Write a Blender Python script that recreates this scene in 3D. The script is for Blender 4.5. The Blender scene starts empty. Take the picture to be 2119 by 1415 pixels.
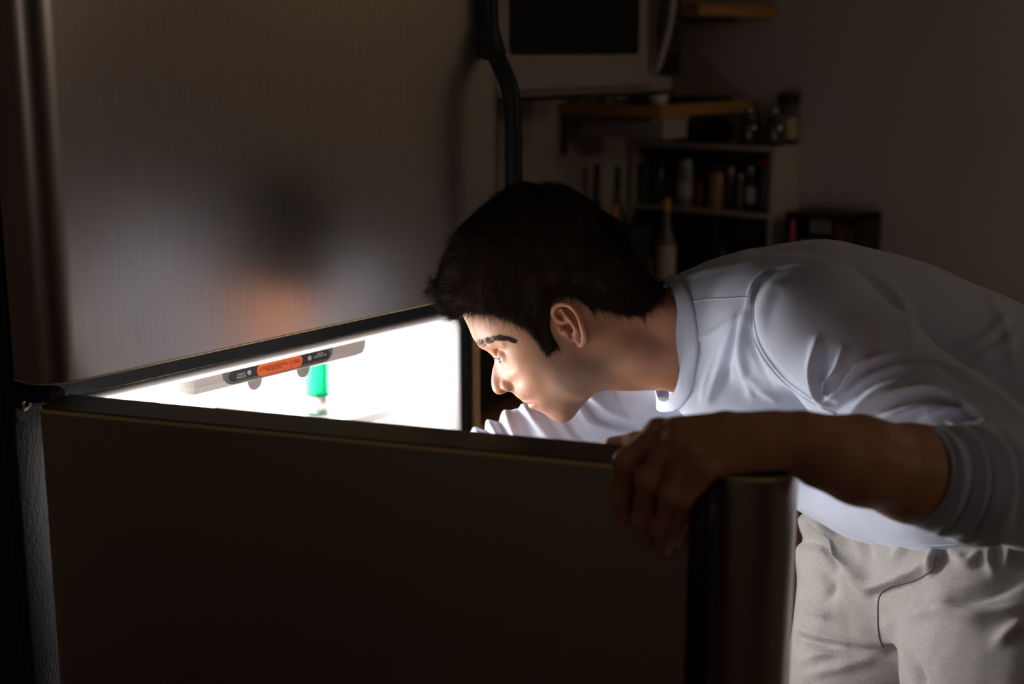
import bpy, bmesh, math, random
import numpy as np
from mathutils import Vector, Matrix, noise as mnoise
random.seed(4); np.random.seed(4)
PI = math.pi
SC = bpy.context.scene
COL = SC.collection
# ------------------------------------------------------------------ camera, light, exposure
FPX = 2840.0; PITCH = math.radians(12.03); YAW = math.radians(37.7); CAM = Vector((0, 0, 1.51))
cd = bpy.data.cameras.new('camera'); cam = bpy.data.objects.new('camera', cd); COL.objects.link(cam)
cam.location = CAM; cam.rotation_euler = (PI/2 - PITCH, 0, YAW - PI/2)
cd.sensor_width = 36; cd.lens = FPX/2119*36; cd.clip_start = .05
cd.dof.use_dof = True; cd.dof.focus_distance = 1.70; cd.dof.aperture_fstop = 3.0
SC.camera = cam
SC.view_settings.view_transform = 'Standard'; SC.view_settings.look = 'None'
SC.view_settings.exposure = 0; SC.view_settings.gamma = 1; SC.view_settings.use_curve_mapping = False
W = bpy.data.worlds.new('world'); SC.world = W; W.use_nodes = True
W.node_tree.nodes['Background'].inputs[0].default_value = (.9, .75, .6, 1)
W.node_tree.nodes['Background'].inputs[1].default_value = .02

def area(name, loc, target, sx, sy, power, color):
    l = bpy.data.lights.new(name, 'AREA'); l.shape = 'RECTANGLE'; l.size = sx; l.size_y = sy; l.energy = power; l.color = color
    o = bpy.data.objects.new(name, l); COL.objects.link(o); o.location = loc
    o.rotation_euler = (Vector(target) - Vector(loc)).to_track_quat('-Z', 'Y').to_euler(); return o
area('room_fill', (1.9, -2.6, 2.15), (2.4, 1.5, .9), .6, .35, 3.8, (1, .80, .62))  # added warm fill for the room, stands for no particular lamp
area('left_light', (-1.4, .1, 1.9), (.9, 1.3, .9), .6, 1.0, 1.1, (1, .82, .70))
area('wall_wash_fill', (2.9, -.55, 2.35), (3.25, -.45, 1.4), .5, .25, 2.1, (1, .84, .52))  # added wash on the unseen wall, brightens the freezer door's reflection
area('fridge_lamp_tube', (1.215, 1.42, 1.088), (1.215, 1.40, .5), .34, .06, 5.5, (1, .97, .95))
area('fridge_fill_rear', (1.215, 1.80, 1.02), (1.2, .6, 1.0), .55, .12, 17, (1, .98, .97))  # added fill at the back of the liner, no fixture there
area('fridge_fill_low', (1.16, 1.41, .84), (1.34, .80, 1.15), .26, .10, 3.7, (1, .975, .965))  # added light without a fixture, lights the man from below

# ------------------------------------------------------------------ materials
MATS = {}
def mat(name, col, rough=.6, metal=0, bump=None, aniso=0, spec=None, vary=None, coat=0, trans=0, sss=0, emis=None, sheen=0):
    if name in MATS: return MATS[name]
    m = bpy.data.materials.new(name); m.use_nodes = True; MATS[name] = m
    nt = m.node_tree; b = nt.nodes['Principled BSDF']
    b.inputs['Base Color'].default_value = (*col, 1); b.inputs['Roughness'].default_value = rough; b.inputs['Metallic'].default_value = metal
    b.inputs['Coat Weight'].default_value = coat; b.inputs['Transmission Weight'].default_value = trans
    b.inputs['Anisotropic'].default_value = aniso; b.inputs['Sheen Weight'].default_value = sheen
    if spec is not None: b.inputs['Specular IOR Level'].default_value = spec
    if sss: b.inputs['Subsurface Weight'].default_value = sss; b.inputs['Subsurface Radius'].default_value = (1, .35, .2); b.inputs['Subsurface Scale'].default_value = .008
    if emis: b.inputs['Emission Color'].default_value = (*emis[:3], 1); b.inputs['Emission Strength'].default_value = emis[3]
    tc = nt.nodes.new('ShaderNodeTexCoord')
    def noisen(scale, stretch=(1, 1, 1), detail=3):
        mp = nt.nodes.new('ShaderNodeMapping'); mp.inputs['Scale'].default_value = stretch
        n = nt.nodes.new('ShaderNodeTexNoise'); n.inputs['Scale'].default_value = scale; n.inputs['Detail'].default_value = detail
        nt.links.new(tc.outputs['Object'], mp.inputs[0]); nt.links.new(mp.outputs[0], n.inputs['Vector']); return n
    if bump:   # (scale, stretch, strength, distance)
        n = noisen(bump[0], bump[1]); bp = nt.nodes.new('ShaderNodeBump'); bp.inputs['Strength'].default_value = bump[2]; bp.inputs['Distance'].default_value = bump[3]
        nt.links.new(n.outputs[0], bp.inputs['Height']); nt.links.new(bp.outputs[0], b.inputs['Normal'])
    if vary:   # (scale, stretch, colour2, lo, hi)
        n = noisen(vary[0], vary[1]); r = nt.nodes.new('ShaderNodeMapRange'); r.inputs[1].default_value = vary[3]; r.inputs[2].default_value = vary[4]
        mx = nt.nodes.new('ShaderNodeMix'); mx.data_type = 'RGBA'; mx.inputs[6].default_value = (*col, 1); mx.inputs[7].default_value = (*vary[2], 1)
        nt.links.new(n.outputs[0], r.inputs[0]); nt.links.new(r.outputs[0], mx.inputs[0]); nt.links.new(mx.outputs[2], b.inputs['Base Color'])
    return m
STEEL = mat('brushed_steel', (.50, .46, .42), .30, 1, bump=(90, (14, 14, .12), .10, .0006), vary=(120, (9, 9, .1), (.42, .385, .35), .35, .65))
STEEL_D = mat('brushed_steel_door', (.55, .48, .42), .36, 1, bump=(90, (14, 14, .12), .08, .0006))
BLACKP = mat('pebbled_black_plastic', (.016, .016, .018), .46, spec=.22, bump=(420, (1, 1, .35), .7, .0012))
BLACK = mat('satin_black_plastic', (.010, .009, .009), .45, spec=.3)
BLACKG = mat('gloss_black', (.010, .011, .009), .2, spec=.2)
SHELL = mat('black_painted_shell', (.006, .006, .006), .5)
EDGE_GLINT = mat('painted_edge_glint', (.80, .62, .28), .5, .0)  # gold highlight along the door edges, painted as plain colour
LINER = mat('white_liner_plastic', (.86, .85, .84), .35)
HOUSE = mat('pale_grey_housing', (.52, .47, .44), .45)
PLATE = mat('mid_grey_plate', (.16, .16, .15), .5)
PILL = mat('charcoal_label', (.028, .03, .034), .45)
ORANGE = mat('orange_label', (.95, .17, .03), .5)
INKW = mat('white_print', (.55, .54, .52), .6)
INKB = mat('brown_print', (.22, .06, .03), .6)
GLASS = mat('clear_glass', (.95, .97, .97), .03, trans=1)
GREEN = mat('green_drink', (.0, .38, .15), .12, trans=.6)
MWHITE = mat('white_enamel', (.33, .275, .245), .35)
WALLM = mat('painted_wall', (.46, .385, .35), .85, bump=(60, (1, 1, 1), .1, .001), vary=(1.2, (1, 1, 1), (.42, .355, .31), .35, .65))
WOODY = mat('varnished_pine', (.46, .235, .06), .45, vary=(8, (1, 1, 6), (.36, .17, .04), .4, .7))
WOODP = mat('oak_panel_wood', (.50, .30, .13), .5, vary=(10, (8, 8, .6), (.36, .20, .08), .4, .7))
WOODC = mat('warm_wood_counter', (.42, .20, .085), .4, vary=(6, (1, 6, 1), (.22, .10, .04), .4, .7))
FLOORM = mat('floor_boards', (.16, .09, .05), .5)
CEILM = mat('ceiling_paint', (.5, .46, .42), .9)

# ------------------------------------------------------------------ mesh helpers
def link(name, me, m=None, parent=None, smooth=False):
    o = bpy.data.objects.new(name, me); COL.objects.link(o)
    if m is not None: me.materials.append(m)
    if parent is not None: o.parent = parent
    if smooth: me.polygons.foreach_set('use_smooth', [True]*len(me.polygons))
    return o
def ob(name, bm, m, parent=None, smooth=False, loc=None):
    bmesh.ops.recalc_face_normals(bm, faces=bm.faces)
    if loc is not None: bmesh.ops.translate(bm, verts=bm.verts, vec=-Vector(loc))
    me = bpy.data.meshes.new(name); bm.to_mesh(me); bm.free()
    o = link(name, me, m, parent, smooth)
    if loc is not None: o.location = loc
    return o
def tag(o, label=None, cat=None, group=None, kind=None):
    for k, v in (('label', label), ('category', cat), ('group', group), ('kind', kind)):
        if v: o[k] = v
    return o
def empty(name, loc, label, cat, group=None, rz=0):
    o = bpy.data.objects.new(name, None); COL.objects.link(o); o.location = loc; o.rotation_euler = (0, 0, rz); o.empty_display_size = .05
    return tag(o, label, cat, group)
def box(bm, x0, x1, y0, y1, z0, z1, bev=0):
    vs = [bm.verts.new((x, y, z)) for x in (x0, x1) for y in (y0, y1) for z in (z0, z1)]
    F = [(0,1,3,2),(4,6,7,5),(0,4,5,1),(2,3,7,6),(0,2,6,4),(1,5,7,3)]
    fs = [bm.faces.new([vs[i] for i in f]) for f in F]
    if bev:
        es = set(e for f in fs for e in f.edges)
        bmesh.ops.bevel(bm, geom=list(es), offset=bev, segments=2, affect='EDGES', profile=.5)
    return bm
def B(*a, **k): return box(bmesh.new(), *a, **k)
def lathe(bm, prof, x=0, y=0, z=0, n=24):
    rings = []
    for r, h in prof:
        rings.append([bm.verts.new((x + r*math.cos(2*PI*i/n), y + r*math.sin(2*PI*i/n), z + h)) for i in range(n)] if r > 1e-6 else [bm.verts.new((x, y, z + h))])
    for a, b in zip(rings, rings[1:]):
        for i in range(n):
            j = (i+1) % n
            q = [a[i % len(a)], a[j % len(a)], b[j % len(b)], b[i % len(b)]]
            q = list(dict.fromkeys(q))
            if len(q) > 2: bm.faces.new(q)
    return bm
def prism(bm, pts, lo, hi, axis='z'):
    """closed polygon pts extruded along an axis"""
    def mk(p, h): return {'z': (p[0], p[1], h), 'y': (p[0], h, p[1]), 'x': (h, p[0], p[1])}[axis]
    a = [bm.verts.new(mk(p, lo)) for p in pts]; b = [bm.verts.new(mk(p, hi)) for p in pts]
    n = len(pts)
    for i in range(n): bm.faces.new((a[i], a[(i+1) % n], b[(i+1) % n], b[i]))
    bm.faces.new(a[::-1]); bm.faces.new(b); return bm
def rrect(x0, x1, y0, y1, r, n=6):
    p = []
    for cx, cy, a0 in ((x1-r, y1-r, 0), (x0+r, y1-r, 90), (x0+r, y0+r, 180), (x1-r, y0+r, 270)):
        for i in range(n+1):
            a = math.radians(a0 + 90*i/n); p.append((cx + r*math.cos(a), cy + r*math.sin(a)))
    return p
def tube(bm, pts, rad, n=8, closed=False):
    """swept tube; rad may be a number, a list, or a list of (rx, ry)"""
    pts = [Vector(p) for p in pts]; N = len(pts); rings = []; up = Vector((0, 0, 1)); pt = None
    for i, p in enumerate(pts):
        t = ((pts[(i+1) % N] if closed or i < N-1 else p) - (pts[i-1] if closed or i > 0 else p)).normalized()
        if pt is None:
            s = t.cross(up); s = s.normalized() if s.length > .05 else t.cross(Vector((0, 1, 0))).normalized()
        else: s = (s - t*s.dot(t)).normalized()
        w = s.cross(t); pt = t
        r = rad[i] if isinstance(rad, list) else rad
        rx, ry = r if isinstance(r, tuple) else (r, r)
        rings.append([bm.verts.new(p + s*rx*math.cos(2*PI*k/n) + w*ry*math.sin(2*PI*k/n)) for k in range(n)])
    for i in range(N if closed else N-1):
        a, b = rings[i], rings[(i+1) % N]
        for k in range(n): bm.faces.new((a[k], a[(k+1) % n], b[(k+1) % n], b[k]))
    if not closed: bm.faces.new(rings[0][::-1]); bm.faces.new(rings[-1])
    return bm
def text(name, s, size, m, parent, loc, xdir, up, ext=.0002, align='CENTER'):
    c = bpy.data.curves.new(name, 'FONT'); c.body = s; c.size = size; c.extrude = ext; c.align_x = align; c.align_y = 'CENTER'; c.space_line = .95
    t = bpy.data.objects.new(name, c); COL.objects.link(t)
    bpy.context.view_layer.update()
    me = bpy.data.meshes.new_from_object(t.evaluated_get(bpy.context.evaluated_depsgraph_get()))
    bpy.data.objects.remove(t)
    x = Vector(xdir).normalized(); u = Vector(up).normalized(); z = x.cross(u)
    M = Matrix((x, u, z)).transposed().to_4x4(); M.translation = Vector(loc)
    me.transform(M); me.materials.clear()
    return link(name, me, m, parent)

# ------------------------------------------------------------------ the room
def struct(name, bm, m): o = ob(name, bm, m); o['kind'] = 'structure'; return o
struct('wall_back', B(-2, 3.4, 2.01, 2.1, 0, 2.5), WALLM)
struct('wall_right', B(3.25, 3.34, -3.1, 2.01, 0, 2.5), WALLM)
struct('wall_front', B(-2, 3.25, -3.2, -3.1, 0, 2.5), WALLM)
struct('wall_left', B(-2.1, -2, -3.1, 2.1, 0, 2.5), mat('side_wall_paint', (.68, .58, .47), .9))
struct('floor', B(-2, 3.3, -3.1, 2.05, -.05, 0), FLOORM)
struct('ceiling', B(-2.1, 3.34, -3.2, 2.1, 2.5, 2.55), CEILM)

# ------------------------------------------------------------------ refrigerator
X0, X1, YF = .82, 1.62, 1.26; YC = 1.33
fr = empty('refrigerator', (1.22, 1.6, 0), 'large brushed steel top-freezer refrigerator with its lower door swung open', 'refrigerator')
FI = Vector((-1.22, -1.6, 0))
def fob(name, bm, m, parent=None, smooth=False, loc=None):
    """part given in room coordinates, parented under the refrigerator (or one of its parts at the same origin)"""
    bmesh.ops.translate(bm, verts=bm.verts, vec=FI)
    return ob(name, bm, m, parent or fr, smooth)
bm = bmesh.new()
box(bm, X0, X0+.022, YC+.012, 1.97, .03, 1.735, .002); box(bm, X1-.022, X1, YC+.012, 1.97, .03, 1.735, .002)
box(bm, X0+.02, X1-.02, 1.94, 1.97, .03, 1.735); box(bm, X0+.02, X1-.02, YC+.012, 1.95, 1.71, 1.735); box(bm, X0+.02, X1-.02, YC+.012, 1.95, .03, .09)
box(bm, X0+.02, X1-.02, YC+.02, 1.95, 1.135, 1.16)
fob('cabinet_shell', bm, SHELL)
bm = bmesh.new()
box(bm, X0, X0+.046, YC, YC+.02, .05, 1.73, .004); box(bm, X1-.031, X1, YC, YC+.02, .05, 1.73, .004)
box(bm, X0+.044, X1-.03, YC, YC+.02, 1.1195, 1.175, .004); box(bm, X0+.044, X1-.03, YC, YC+.02, .05, .30, .004); box(bm, X0+.044, X1-.03, YC, YC+.02, 1.68, 1.73, .003)
ff = fob('front_frame', bm, BLACKP, smooth=True)
# liner: rounded ring with a flared lip, and its back panel
def ring(bm, a, b, ya, yb):
    n = len(a); va = [bm.verts.new((p[0], ya, p[1])) for p in a]; vb = [bm.verts.new((p[0], yb, p[1])) for p in b]
    for i in range(n): bm.faces.new((va[i], va[(i+1) % n], vb[(i+1) % n], vb[i]))
bm = bmesh.new()
LX0, LX1, LZ0, LZ1 = .866, 1.591, .30, 1.1195
secs = [(0, YC+.006, .030), (.001, YC-.001, .030), (.004, YC-.004, .028), (.008, YC-.001, .026), (.014, YC+.006, .024), (.017, YC+.03, .022), (.020, 1.60, .022), (.022, 1.92, .03)]
for (i0, y0, r0), (i1, y1, r1) in zip(secs, secs[1:]):
    ring(bm, rrect(LX0+i0, LX1-i0, LZ0+i0, LZ1-i0, r0), rrect(LX0+i1, LX1-i1, LZ0+i1, LZ1-i1, r1), y0, y1)
bmesh.ops.remove_doubles(bm, verts=bm.verts, dist=1e-5)
bm.faces.new([v for v in bm.verts if abs(v.co.y-1.92) < 1e-4][:0] or [bm.verts.new((p[0], 1.92, p[1])) for p in rrect(LX0+.022, LX1-.022, LZ0+.022, LZ1-.022, .03)])
liner = fob('liner', bm, LINER, smooth=True)
for z in (.952, .70, .48):
    s = fob('shelf', B(.90, 1.56, 1.45, 1.90, z-.005, z, .0015), GLASS)
    fob('shelf_rail', B(.895, 1.565, 1.438, 1.452, z-.012, z+.004, .003), LINER, s)
dr = fob('crisper_drawer', B(.90, 1.56, 1.42, 1.88, .335, .46, .008), mat('frosted_plastic', (.7, .72, .74), .4, trans=.5))
fob('drawer_lip', B(.90, 1.56, 1.405, 1.422, .44, .462, .004), LINER, dr)
# control housing under the liner roof
hp = [(1.352, 1.112), (1.350, 1.090), (1.353, 1.081), (1.362, 1.077), (1.43, 1.077), (1.45, 1.085), (1.455, 1.112)]
bm = bmesh.new()
cols = []
for x, sh in [(1.0725+.022*(1-math.cos(a)), .30+.70*math.sin(a)) for a in [PI/2*i/7 for i in range(8)]] + [(1.393, 1), (1.402, .99), (1.408, .95), (1.411, .86)]:
    cols.append([bm.verts.new((x + (.0 if x < 1.2 else (1.112-z)*-.18), 1.40 + (y-1.40)*(1 if sh == 1 else sh), 1.112 - (1.112-z)*(1 if sh > .99 else .25+.75*sh))) for y, z in hp])
for a, b in zip(cols, cols[1:]):
    for i in range(len(hp)): bm.faces.new((a[i], a[(i+1) % len(hp)], b[(i+1) % len(hp)], b[i]))
bm.faces.new(cols[0]); bm.faces.new(cols[-1][::-1])
hs = fob('control_housing', bm, HOUSE)
def plate(pts, y0, y1, m, name, parent): return fob(name, prism(bmesh.new(), pts, y0, y1, 'y'), m, parent)
def cap(x0, x1, z0, z1, y, m, name, parent=hs, n=8):
    r = (z1-z0)/2; return plate(rrect(x0, x1, z0, z1, r*.98, n), y-.0008, y+.004, m, name, parent)
pp = [(1.136, 1.1045), (1.334, 1.1045), (1.334, 1.096)] + [(1.334-.017*(1-math.cos(a)), 1.096-.0125*math.sin(a)) for a in [PI/2*i/6 for i in range(1, 7)]] + \
     [(1.153-.017*math.sin(a), 1.0965-.013*math.cos(a)) for a in [PI/2*i/6 for i in range(0, 7)]]
plate(pp, 1.3493, 1.354, PLATE, 'label_plate', hs)
cap(1.1455, 1.3275, 1.0875, 1.1005, 1.3490, PILL, 'charcoal_label')
cap(1.1925, 1.2745, 1.0858, 1.1022, 1.3484, ORANGE, 'orange_label')
for x in (1.194, 1.282):
    d = fob('dial', prism(bmesh.new(), [(x + .0125*math.cos(a), 1.0795 + .0125*math.sin(a)) for a in [2*PI*i/28 for i in range(28)]], 1.3545, 1.362, 'y'), HOUSE, hs)
    d.location = (0, 0, 0)
def ftext(s, size, m, x, z, y=1.3474, name='printed_words', align='CENTER'):
    return text(name, s, size, m, hs, Vector((x, y, z)) + FI, (1, 0, 0), (0, 0, 1), .0001, align)
ftext('ADJUST\nFREEZER', .0043, INKW, 1.1655, 1.0930, 1.3479); ftext('ADJUST\nREFRIGERATOR', .0036, INKW, 1.3085, 1.0957, 1.3479)
ftext('Your refrigerator and freezer control is\nAllow 24 hours for the temperature to stabilize\nPlease adjust as needed', .00275, INKB, 1.2225, 1.0945, 1.3473)
ftext('0 IS OFF\n1-5 NORMAL', .0031, INKB, 1.2630, 1.0950, 1.3473)
fob('divider_line', B(1.2530, 1.2533, 1.3472, 1.3478, 1.088, 1.1), INKB, hs)
for x in (1.179, 1.2885):
    fob('temperature_dial_mark', prism(bmesh.new(), [(x + .0032*math.cos(a), 1.0945 + .0032*math.sin(a)) for a in [2*PI*i/20 for i in range(20)]], 1.3476, 1.349, 'y'), INKW, hs)
fob('bracket', B(1.3345, 1.3375, 1.45, 1.452, 1.045, 1.075), HOUSE)
lampm = mat('lamp_diffuser', (.9, .9, .9), .4, emis=(1, .98, .96, 14))
fob('lamp', B(1.03, 1.42, 1.455, 1.49, 1.080, 1.098, .006), lampm)
# hinge with screw between the doors
hg = fob('hinge', prism(bmesh.new(), [(X0-.002, YC+.004), (X0-.002, 1.288), (X0+.014, 1.275), (X0+.034, 1.278), (X0+.04, 1.30), (X0+.038, YC+.004)], 1.1365, 1.146, 'z'), BLACK)
fob('hinge_plate', prism(bmesh.new(), rrect(X0+.002, X0+.036, 1.108, 1.152, .009), YC-.005, YC+.001, 'y'), BLACKP, hg)
bm = bmesh.new(); n = 18
for r0, y0, r1, y1 in ((.0085, YC-.005, .0085, YC-.0075), (.0085, YC-.0075, .0045, YC-.0095), (.0045, YC-.0095, .0, YC-.0075)):
    a = [bm.verts.new((X0+.012+r0*math.cos(2*PI*i/n), y0, 1.128+r0*math.sin(2*PI*i/n))) for i in range(n)]
    b = [bm.verts.new((X0+.012+r1*math.cos(2*PI*i/n), y1, 1.128+r1*math.sin(2*PI*i/n))) for i in range(n)]
    for i in range(n): bm.faces.new((a[i], a[(i+1) % n], b[(i+1) % n], b[i]))
bmesh.ops.remove_doubles(bm, verts=bm.verts, dist=1e-5)
fob('screw', bm, mat('dark_screw', (.10, .09, .085), .3, 1), hg)

DW, DT, DR = .80, .060, .040
def door_profile(ins=0.0, rl=DR):
    p = [(ins, DT-ins)]
    for i in range(9):
        a = PI + PI/2*i/8; p.append((rl + (rl-ins)*math.cos(a), rl*.9 + (rl*.9-ins)*math.sin(a)))
    for i in range(9):
        a = -PI/2 + PI/2*i/8; p.append((DW-DR + (DR-ins)*math.cos(a), DR*.9 + (DR*.9-ins)*math.sin(a)))
    p.append((DW-ins, DT-ins)); return p
def sheet(bm, prof, z0, z1, nz=1):
    rows = [[bm.verts.new((p[0], p[1], z0+(z1-z0)*k/nz)) for p in prof] for k in range(nz+1)]
    for a, b in zip(rows, rows[1:]):
        for i in range(len(prof)-1): bm.faces.new((a[i], a[i+1], b[i+1], b[i]))
    return rows
def make_door(name, origin, rz, z0, z1, steel, handle_pts, label, rl=DR):
    d = ob(name, prism(bmesh.new(), door_profile(.002, rl), z0+.002, z1-.002), BLACK, fr); d['label'] = label
    d.location = Vector(origin) + FI; d.rotation_euler = (0, 0, rz)
    bm = bmesh.new(); sheet(bm, door_profile(0, rl), z0+.004, z1-.004)
    s = ob('steel_face', bm, steel, d, smooth=True)
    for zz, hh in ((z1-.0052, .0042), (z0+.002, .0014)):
        bm = bmesh.new(); sheet(bm, door_profile(-.0006, rl), zz, zz+hh); ob('edge_glint', bm, EDGE_GLINT, d, smooth=True)  # thin strip carrying the painted edge highlight
    ob('top_cap', prism(bmesh.new(), door_profile(.0008, rl), z1-.0008, z1+.0005), mat('top_cap_plastic', (.10, .075, .06), .34), d)
    bm = bmesh.new()
    tube(bm, handle_pts, [(.0125, .013)]*len(handle_pts), 12)
    h = ob('handle', bm, BLACK, d, smooth=True)
    return d
def hpath(s, zz):  # list of (z, standoff)
    return [(s, -o, z) for z, o in zz]
def smooth_path(zs):
    out = []
    for k in range(len(zs)-1):
        p0 = zs[max(k-1, 0)]; p1 = zs[k]; p2 = zs[k+1]; p3 = zs[min(k+2, len(zs)-1)]
        for i in range(6):
            t = i/6; out.append(tuple(.5*((2*p1[j]) + (-p0[j]+p2[j])*t + (2*p0[j]-5*p1[j]+4*p2[j]-p3[j])*t*t + (-p0[j]+3*p1[j]-3*p2[j]+p3[j])*t**3) for j in (0, 1)))
    out.append(zs[-1]); return out
SH = .742
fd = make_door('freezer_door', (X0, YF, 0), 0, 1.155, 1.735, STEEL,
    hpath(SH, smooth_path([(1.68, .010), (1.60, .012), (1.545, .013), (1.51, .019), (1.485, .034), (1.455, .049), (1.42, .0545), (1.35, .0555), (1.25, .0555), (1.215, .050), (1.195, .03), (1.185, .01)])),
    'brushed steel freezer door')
bm = bmesh.new(); box(bm, SH-.0125, SH+.0125, -.012, .002, 1.50, 1.69, .003)
prism(bm, [(-.001, 1.505), (-.001, 1.545), (-.02, 1.54), (-.034, 1.505), (-.026, 1.497), (-.012, 1.495)], SH-.0118, SH+.0118, 'x')
ob('handle_base', bm, BLACK, fd)
bm = bmesh.new()
for a in (X0+.012, X1-.030): box(bm, a, a+.018, YF+DT-.002, YC+.001, 1.165, 1.725)
box(bm, X0+.012, X1-.012, YF+DT-.002, YC+.001, 1.163, 1.177); box(bm, X0+.012, X1-.012, YF+DT-.002, YC+.001, 1.712, 1.727)
bmesh.ops.translate(bm, verts=bm.verts, vec=(-X0, -YF, 0)); ob('gasket', bm, BLACK, fd)
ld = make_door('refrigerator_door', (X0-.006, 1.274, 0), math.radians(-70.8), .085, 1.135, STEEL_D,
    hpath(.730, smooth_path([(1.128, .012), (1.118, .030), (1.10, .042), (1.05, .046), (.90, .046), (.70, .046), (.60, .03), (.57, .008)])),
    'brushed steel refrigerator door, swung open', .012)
bm = bmesh.new(); box(bm, SH-.0225, SH-.0015, -.022, .004, 1.110, 1.130, .003); ob('handle_base', bm, BLACK, ld)
bm = bmesh.new()
box(bm, .012, .03, DT-.003, DT+.010, .10, 1.12, .002); box(bm, DW-.03, DW-.012, DT-.003, DT+.010, .10, 1.12, .002)
box(bm, .012, DW-.012, DT-.003, DT+.010, 1.105, 1.122, .002); box(bm, .012, DW-.012, DT-.003, DT+.010, .10, .115, .002)
ob('gasket', bm, mat('grey_gasket', (.07, .068, .066), .6), ld)
bm = bmesh.new(); box(bm, .045, DW-.045, DT-.002, DT+.022, .14, 1.085, .008)
box(bm, .05, .075, DT+.01, DT+.075, .15, 1.07, .006); box(bm, DW-.075, DW-.05, DT+.01, DT+.075, .15, 1.07, .006)
dl = ob('door_liner', bm, LINER, ld)
for z in (.20, .50, .80):
    bm = bmesh.new(); box(bm, .074, DW-.074, DT+.018, DT+.10, z, z+.006); box(bm, .074, DW-.074, DT+.094, DT+.10, z, z+.08, .002)
    ob('door_bin', bm, mat('clear_bin_plastic', (.8, .82, .84), .2, trans=.6), ld)

# things inside the refrigerator
def jar_thing(name, x, y, z, prof, body_m, label, cat, capp=None, cap_m=None, group=None, lab=None, lab_m=None, content=None, content_m=None, n=20, part_names=('body', 'cap')):
    e = empty(name, (x, y, z), label, cat, group)
    ob(part_names[0], lathe(bmesh.new(), prof, n=n), body_m, e, smooth=True)
    if capp: ob(part_names[1], lathe(bmesh.new(), capp, n=n), cap_m, e, smooth=False)
    if lab: ob('paper_label', lathe(bmesh.new(), lab, n=n), lab_m, e, smooth=True)
    if content: ob('contents', lathe(bmesh.new(), content, n=n), content_m, e, smooth=True)
    return e
SILV = mat('brushed_tin', (.6, .6, .6), .3, 1)
jar_thing('drink_bottle', 1.462, 1.515, .952, [(0, 0), (.016, 0), (.019, .004), (.0195, .03), (.020, .075), (.017, .095), (.009, .108), (.008, .118), (0, .118)], GREEN,
    'small bright green bottle on the glass shelf inside the open refrigerator', 'bottle', [(0, .116), (.0095, .116), (.0095, .128), (0, .128)], LINER, lab=[(.0198, .004), (.0203, .006), (.0203, .028), (.0199, .030)], lab_m=SILV)
jar_thing('milk_jug', 1.25, 1.72, .952, [(0, 0), (.045, 0), (.05, .01), (.05, .08), (.03, .11), (.02, .118), (0, .118)], LINER,
    'white jug at the back of the top shelf inside the refrigerator', 'jug', [(0, .117), (.021, .117), (.021, .128), (0, .128)], LINER)

# ------------------------------------------------------------------ wood panel, counter, appliance beside the refrigerator
pe = ob('end_panel', B(1.659, 1.676, 1.36, 2.008, 0, 1.80, .001), WOODP); tag(pe, 'tall oak end panel standing right beside the refrigerator', 'panel')
cb = empty('base_cabinet', (2.4, 1.7, 0), 'dark wooden L-shaped base cabinet under the wood worktop in the corner', 'cabinet')
bm = bmesh.new(); box(bm, 1.68, 3.245, 1.42, 2.005, .08, .862); box(bm, 2.68, 3.245, .55, 1.42, .08, .862); box(bm, 1.69, 3.24, 1.46, 2.0, 0, .08); box(bm, 2.72, 3.24, .6, 1.46, 0, .08)
bmesh.ops.translate(bm, verts=bm.verts, vec=(-2.4, -1.7, 0)); ob('carcass', bm, WOODC, cb)
for i in range(2):
    d = ob('door', B(1.70+.48*i-2.4, 2.16+.48*i-2.4, 1.40-1.7, 1.42-1.7, .10, .85, .003), WOODC, cb)
    ob('knob', lathe(bmesh.new(), [(0, .02), (.012, .02), (.014, .012), (.006, 0)], 2.12+.48*i-2.4, 1.39-1.7, .76), STEEL, d)
for i in range(2):
    ob('door', B(2.66-2.4, 2.68-2.4, .57+.42*i-1.7, .97+.42*i-1.7, .10, .85, .003), WOODC, cb)
bm = bmesh.new(); box(bm, 1.677, 3.249, 1.385, 2.009, .864, .90, .003); box(bm, 2.64, 3.249, .52, 1.39, .864, .8995, .003)
tag(ob('worktop', bm, WOODC), 'warm wooden worktop running into the kitchen corner', 'worktop')
to = empty('toaster_oven', (2.0, 1.58, .90), 'black toaster oven on the wood worktop beside the refrigerator', 'oven')
ob('body', B(-.28, .30, -.15, .22, .012, .27, .006), BLACK, to); dd = ob('door', B(-.26, .16, -.158, -.149, .03, .25, .003), BLACKG, to)
ob('handle', tube(bmesh.new(), [(-.22, -.18, .235), (.12, -.18, .235)], .006), mat('dim_steel', (.12, .11, .1), .4, 1), dd)
for k in range(3): ob('knob', B(.205, .245, -.165, -.149, .05+.07*k, .085+.07*k, .006), BLACK, to)
for sx in (-.25, .26):
    for sy in (-.12, .18): ob('foot', lathe(bmesh.new(), [(0, 0), (.012, 0), (.012, .0125), (0, .0125)], sx, sy), BLACK, to)
tl = [(.37, -.14, .02)]

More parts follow.
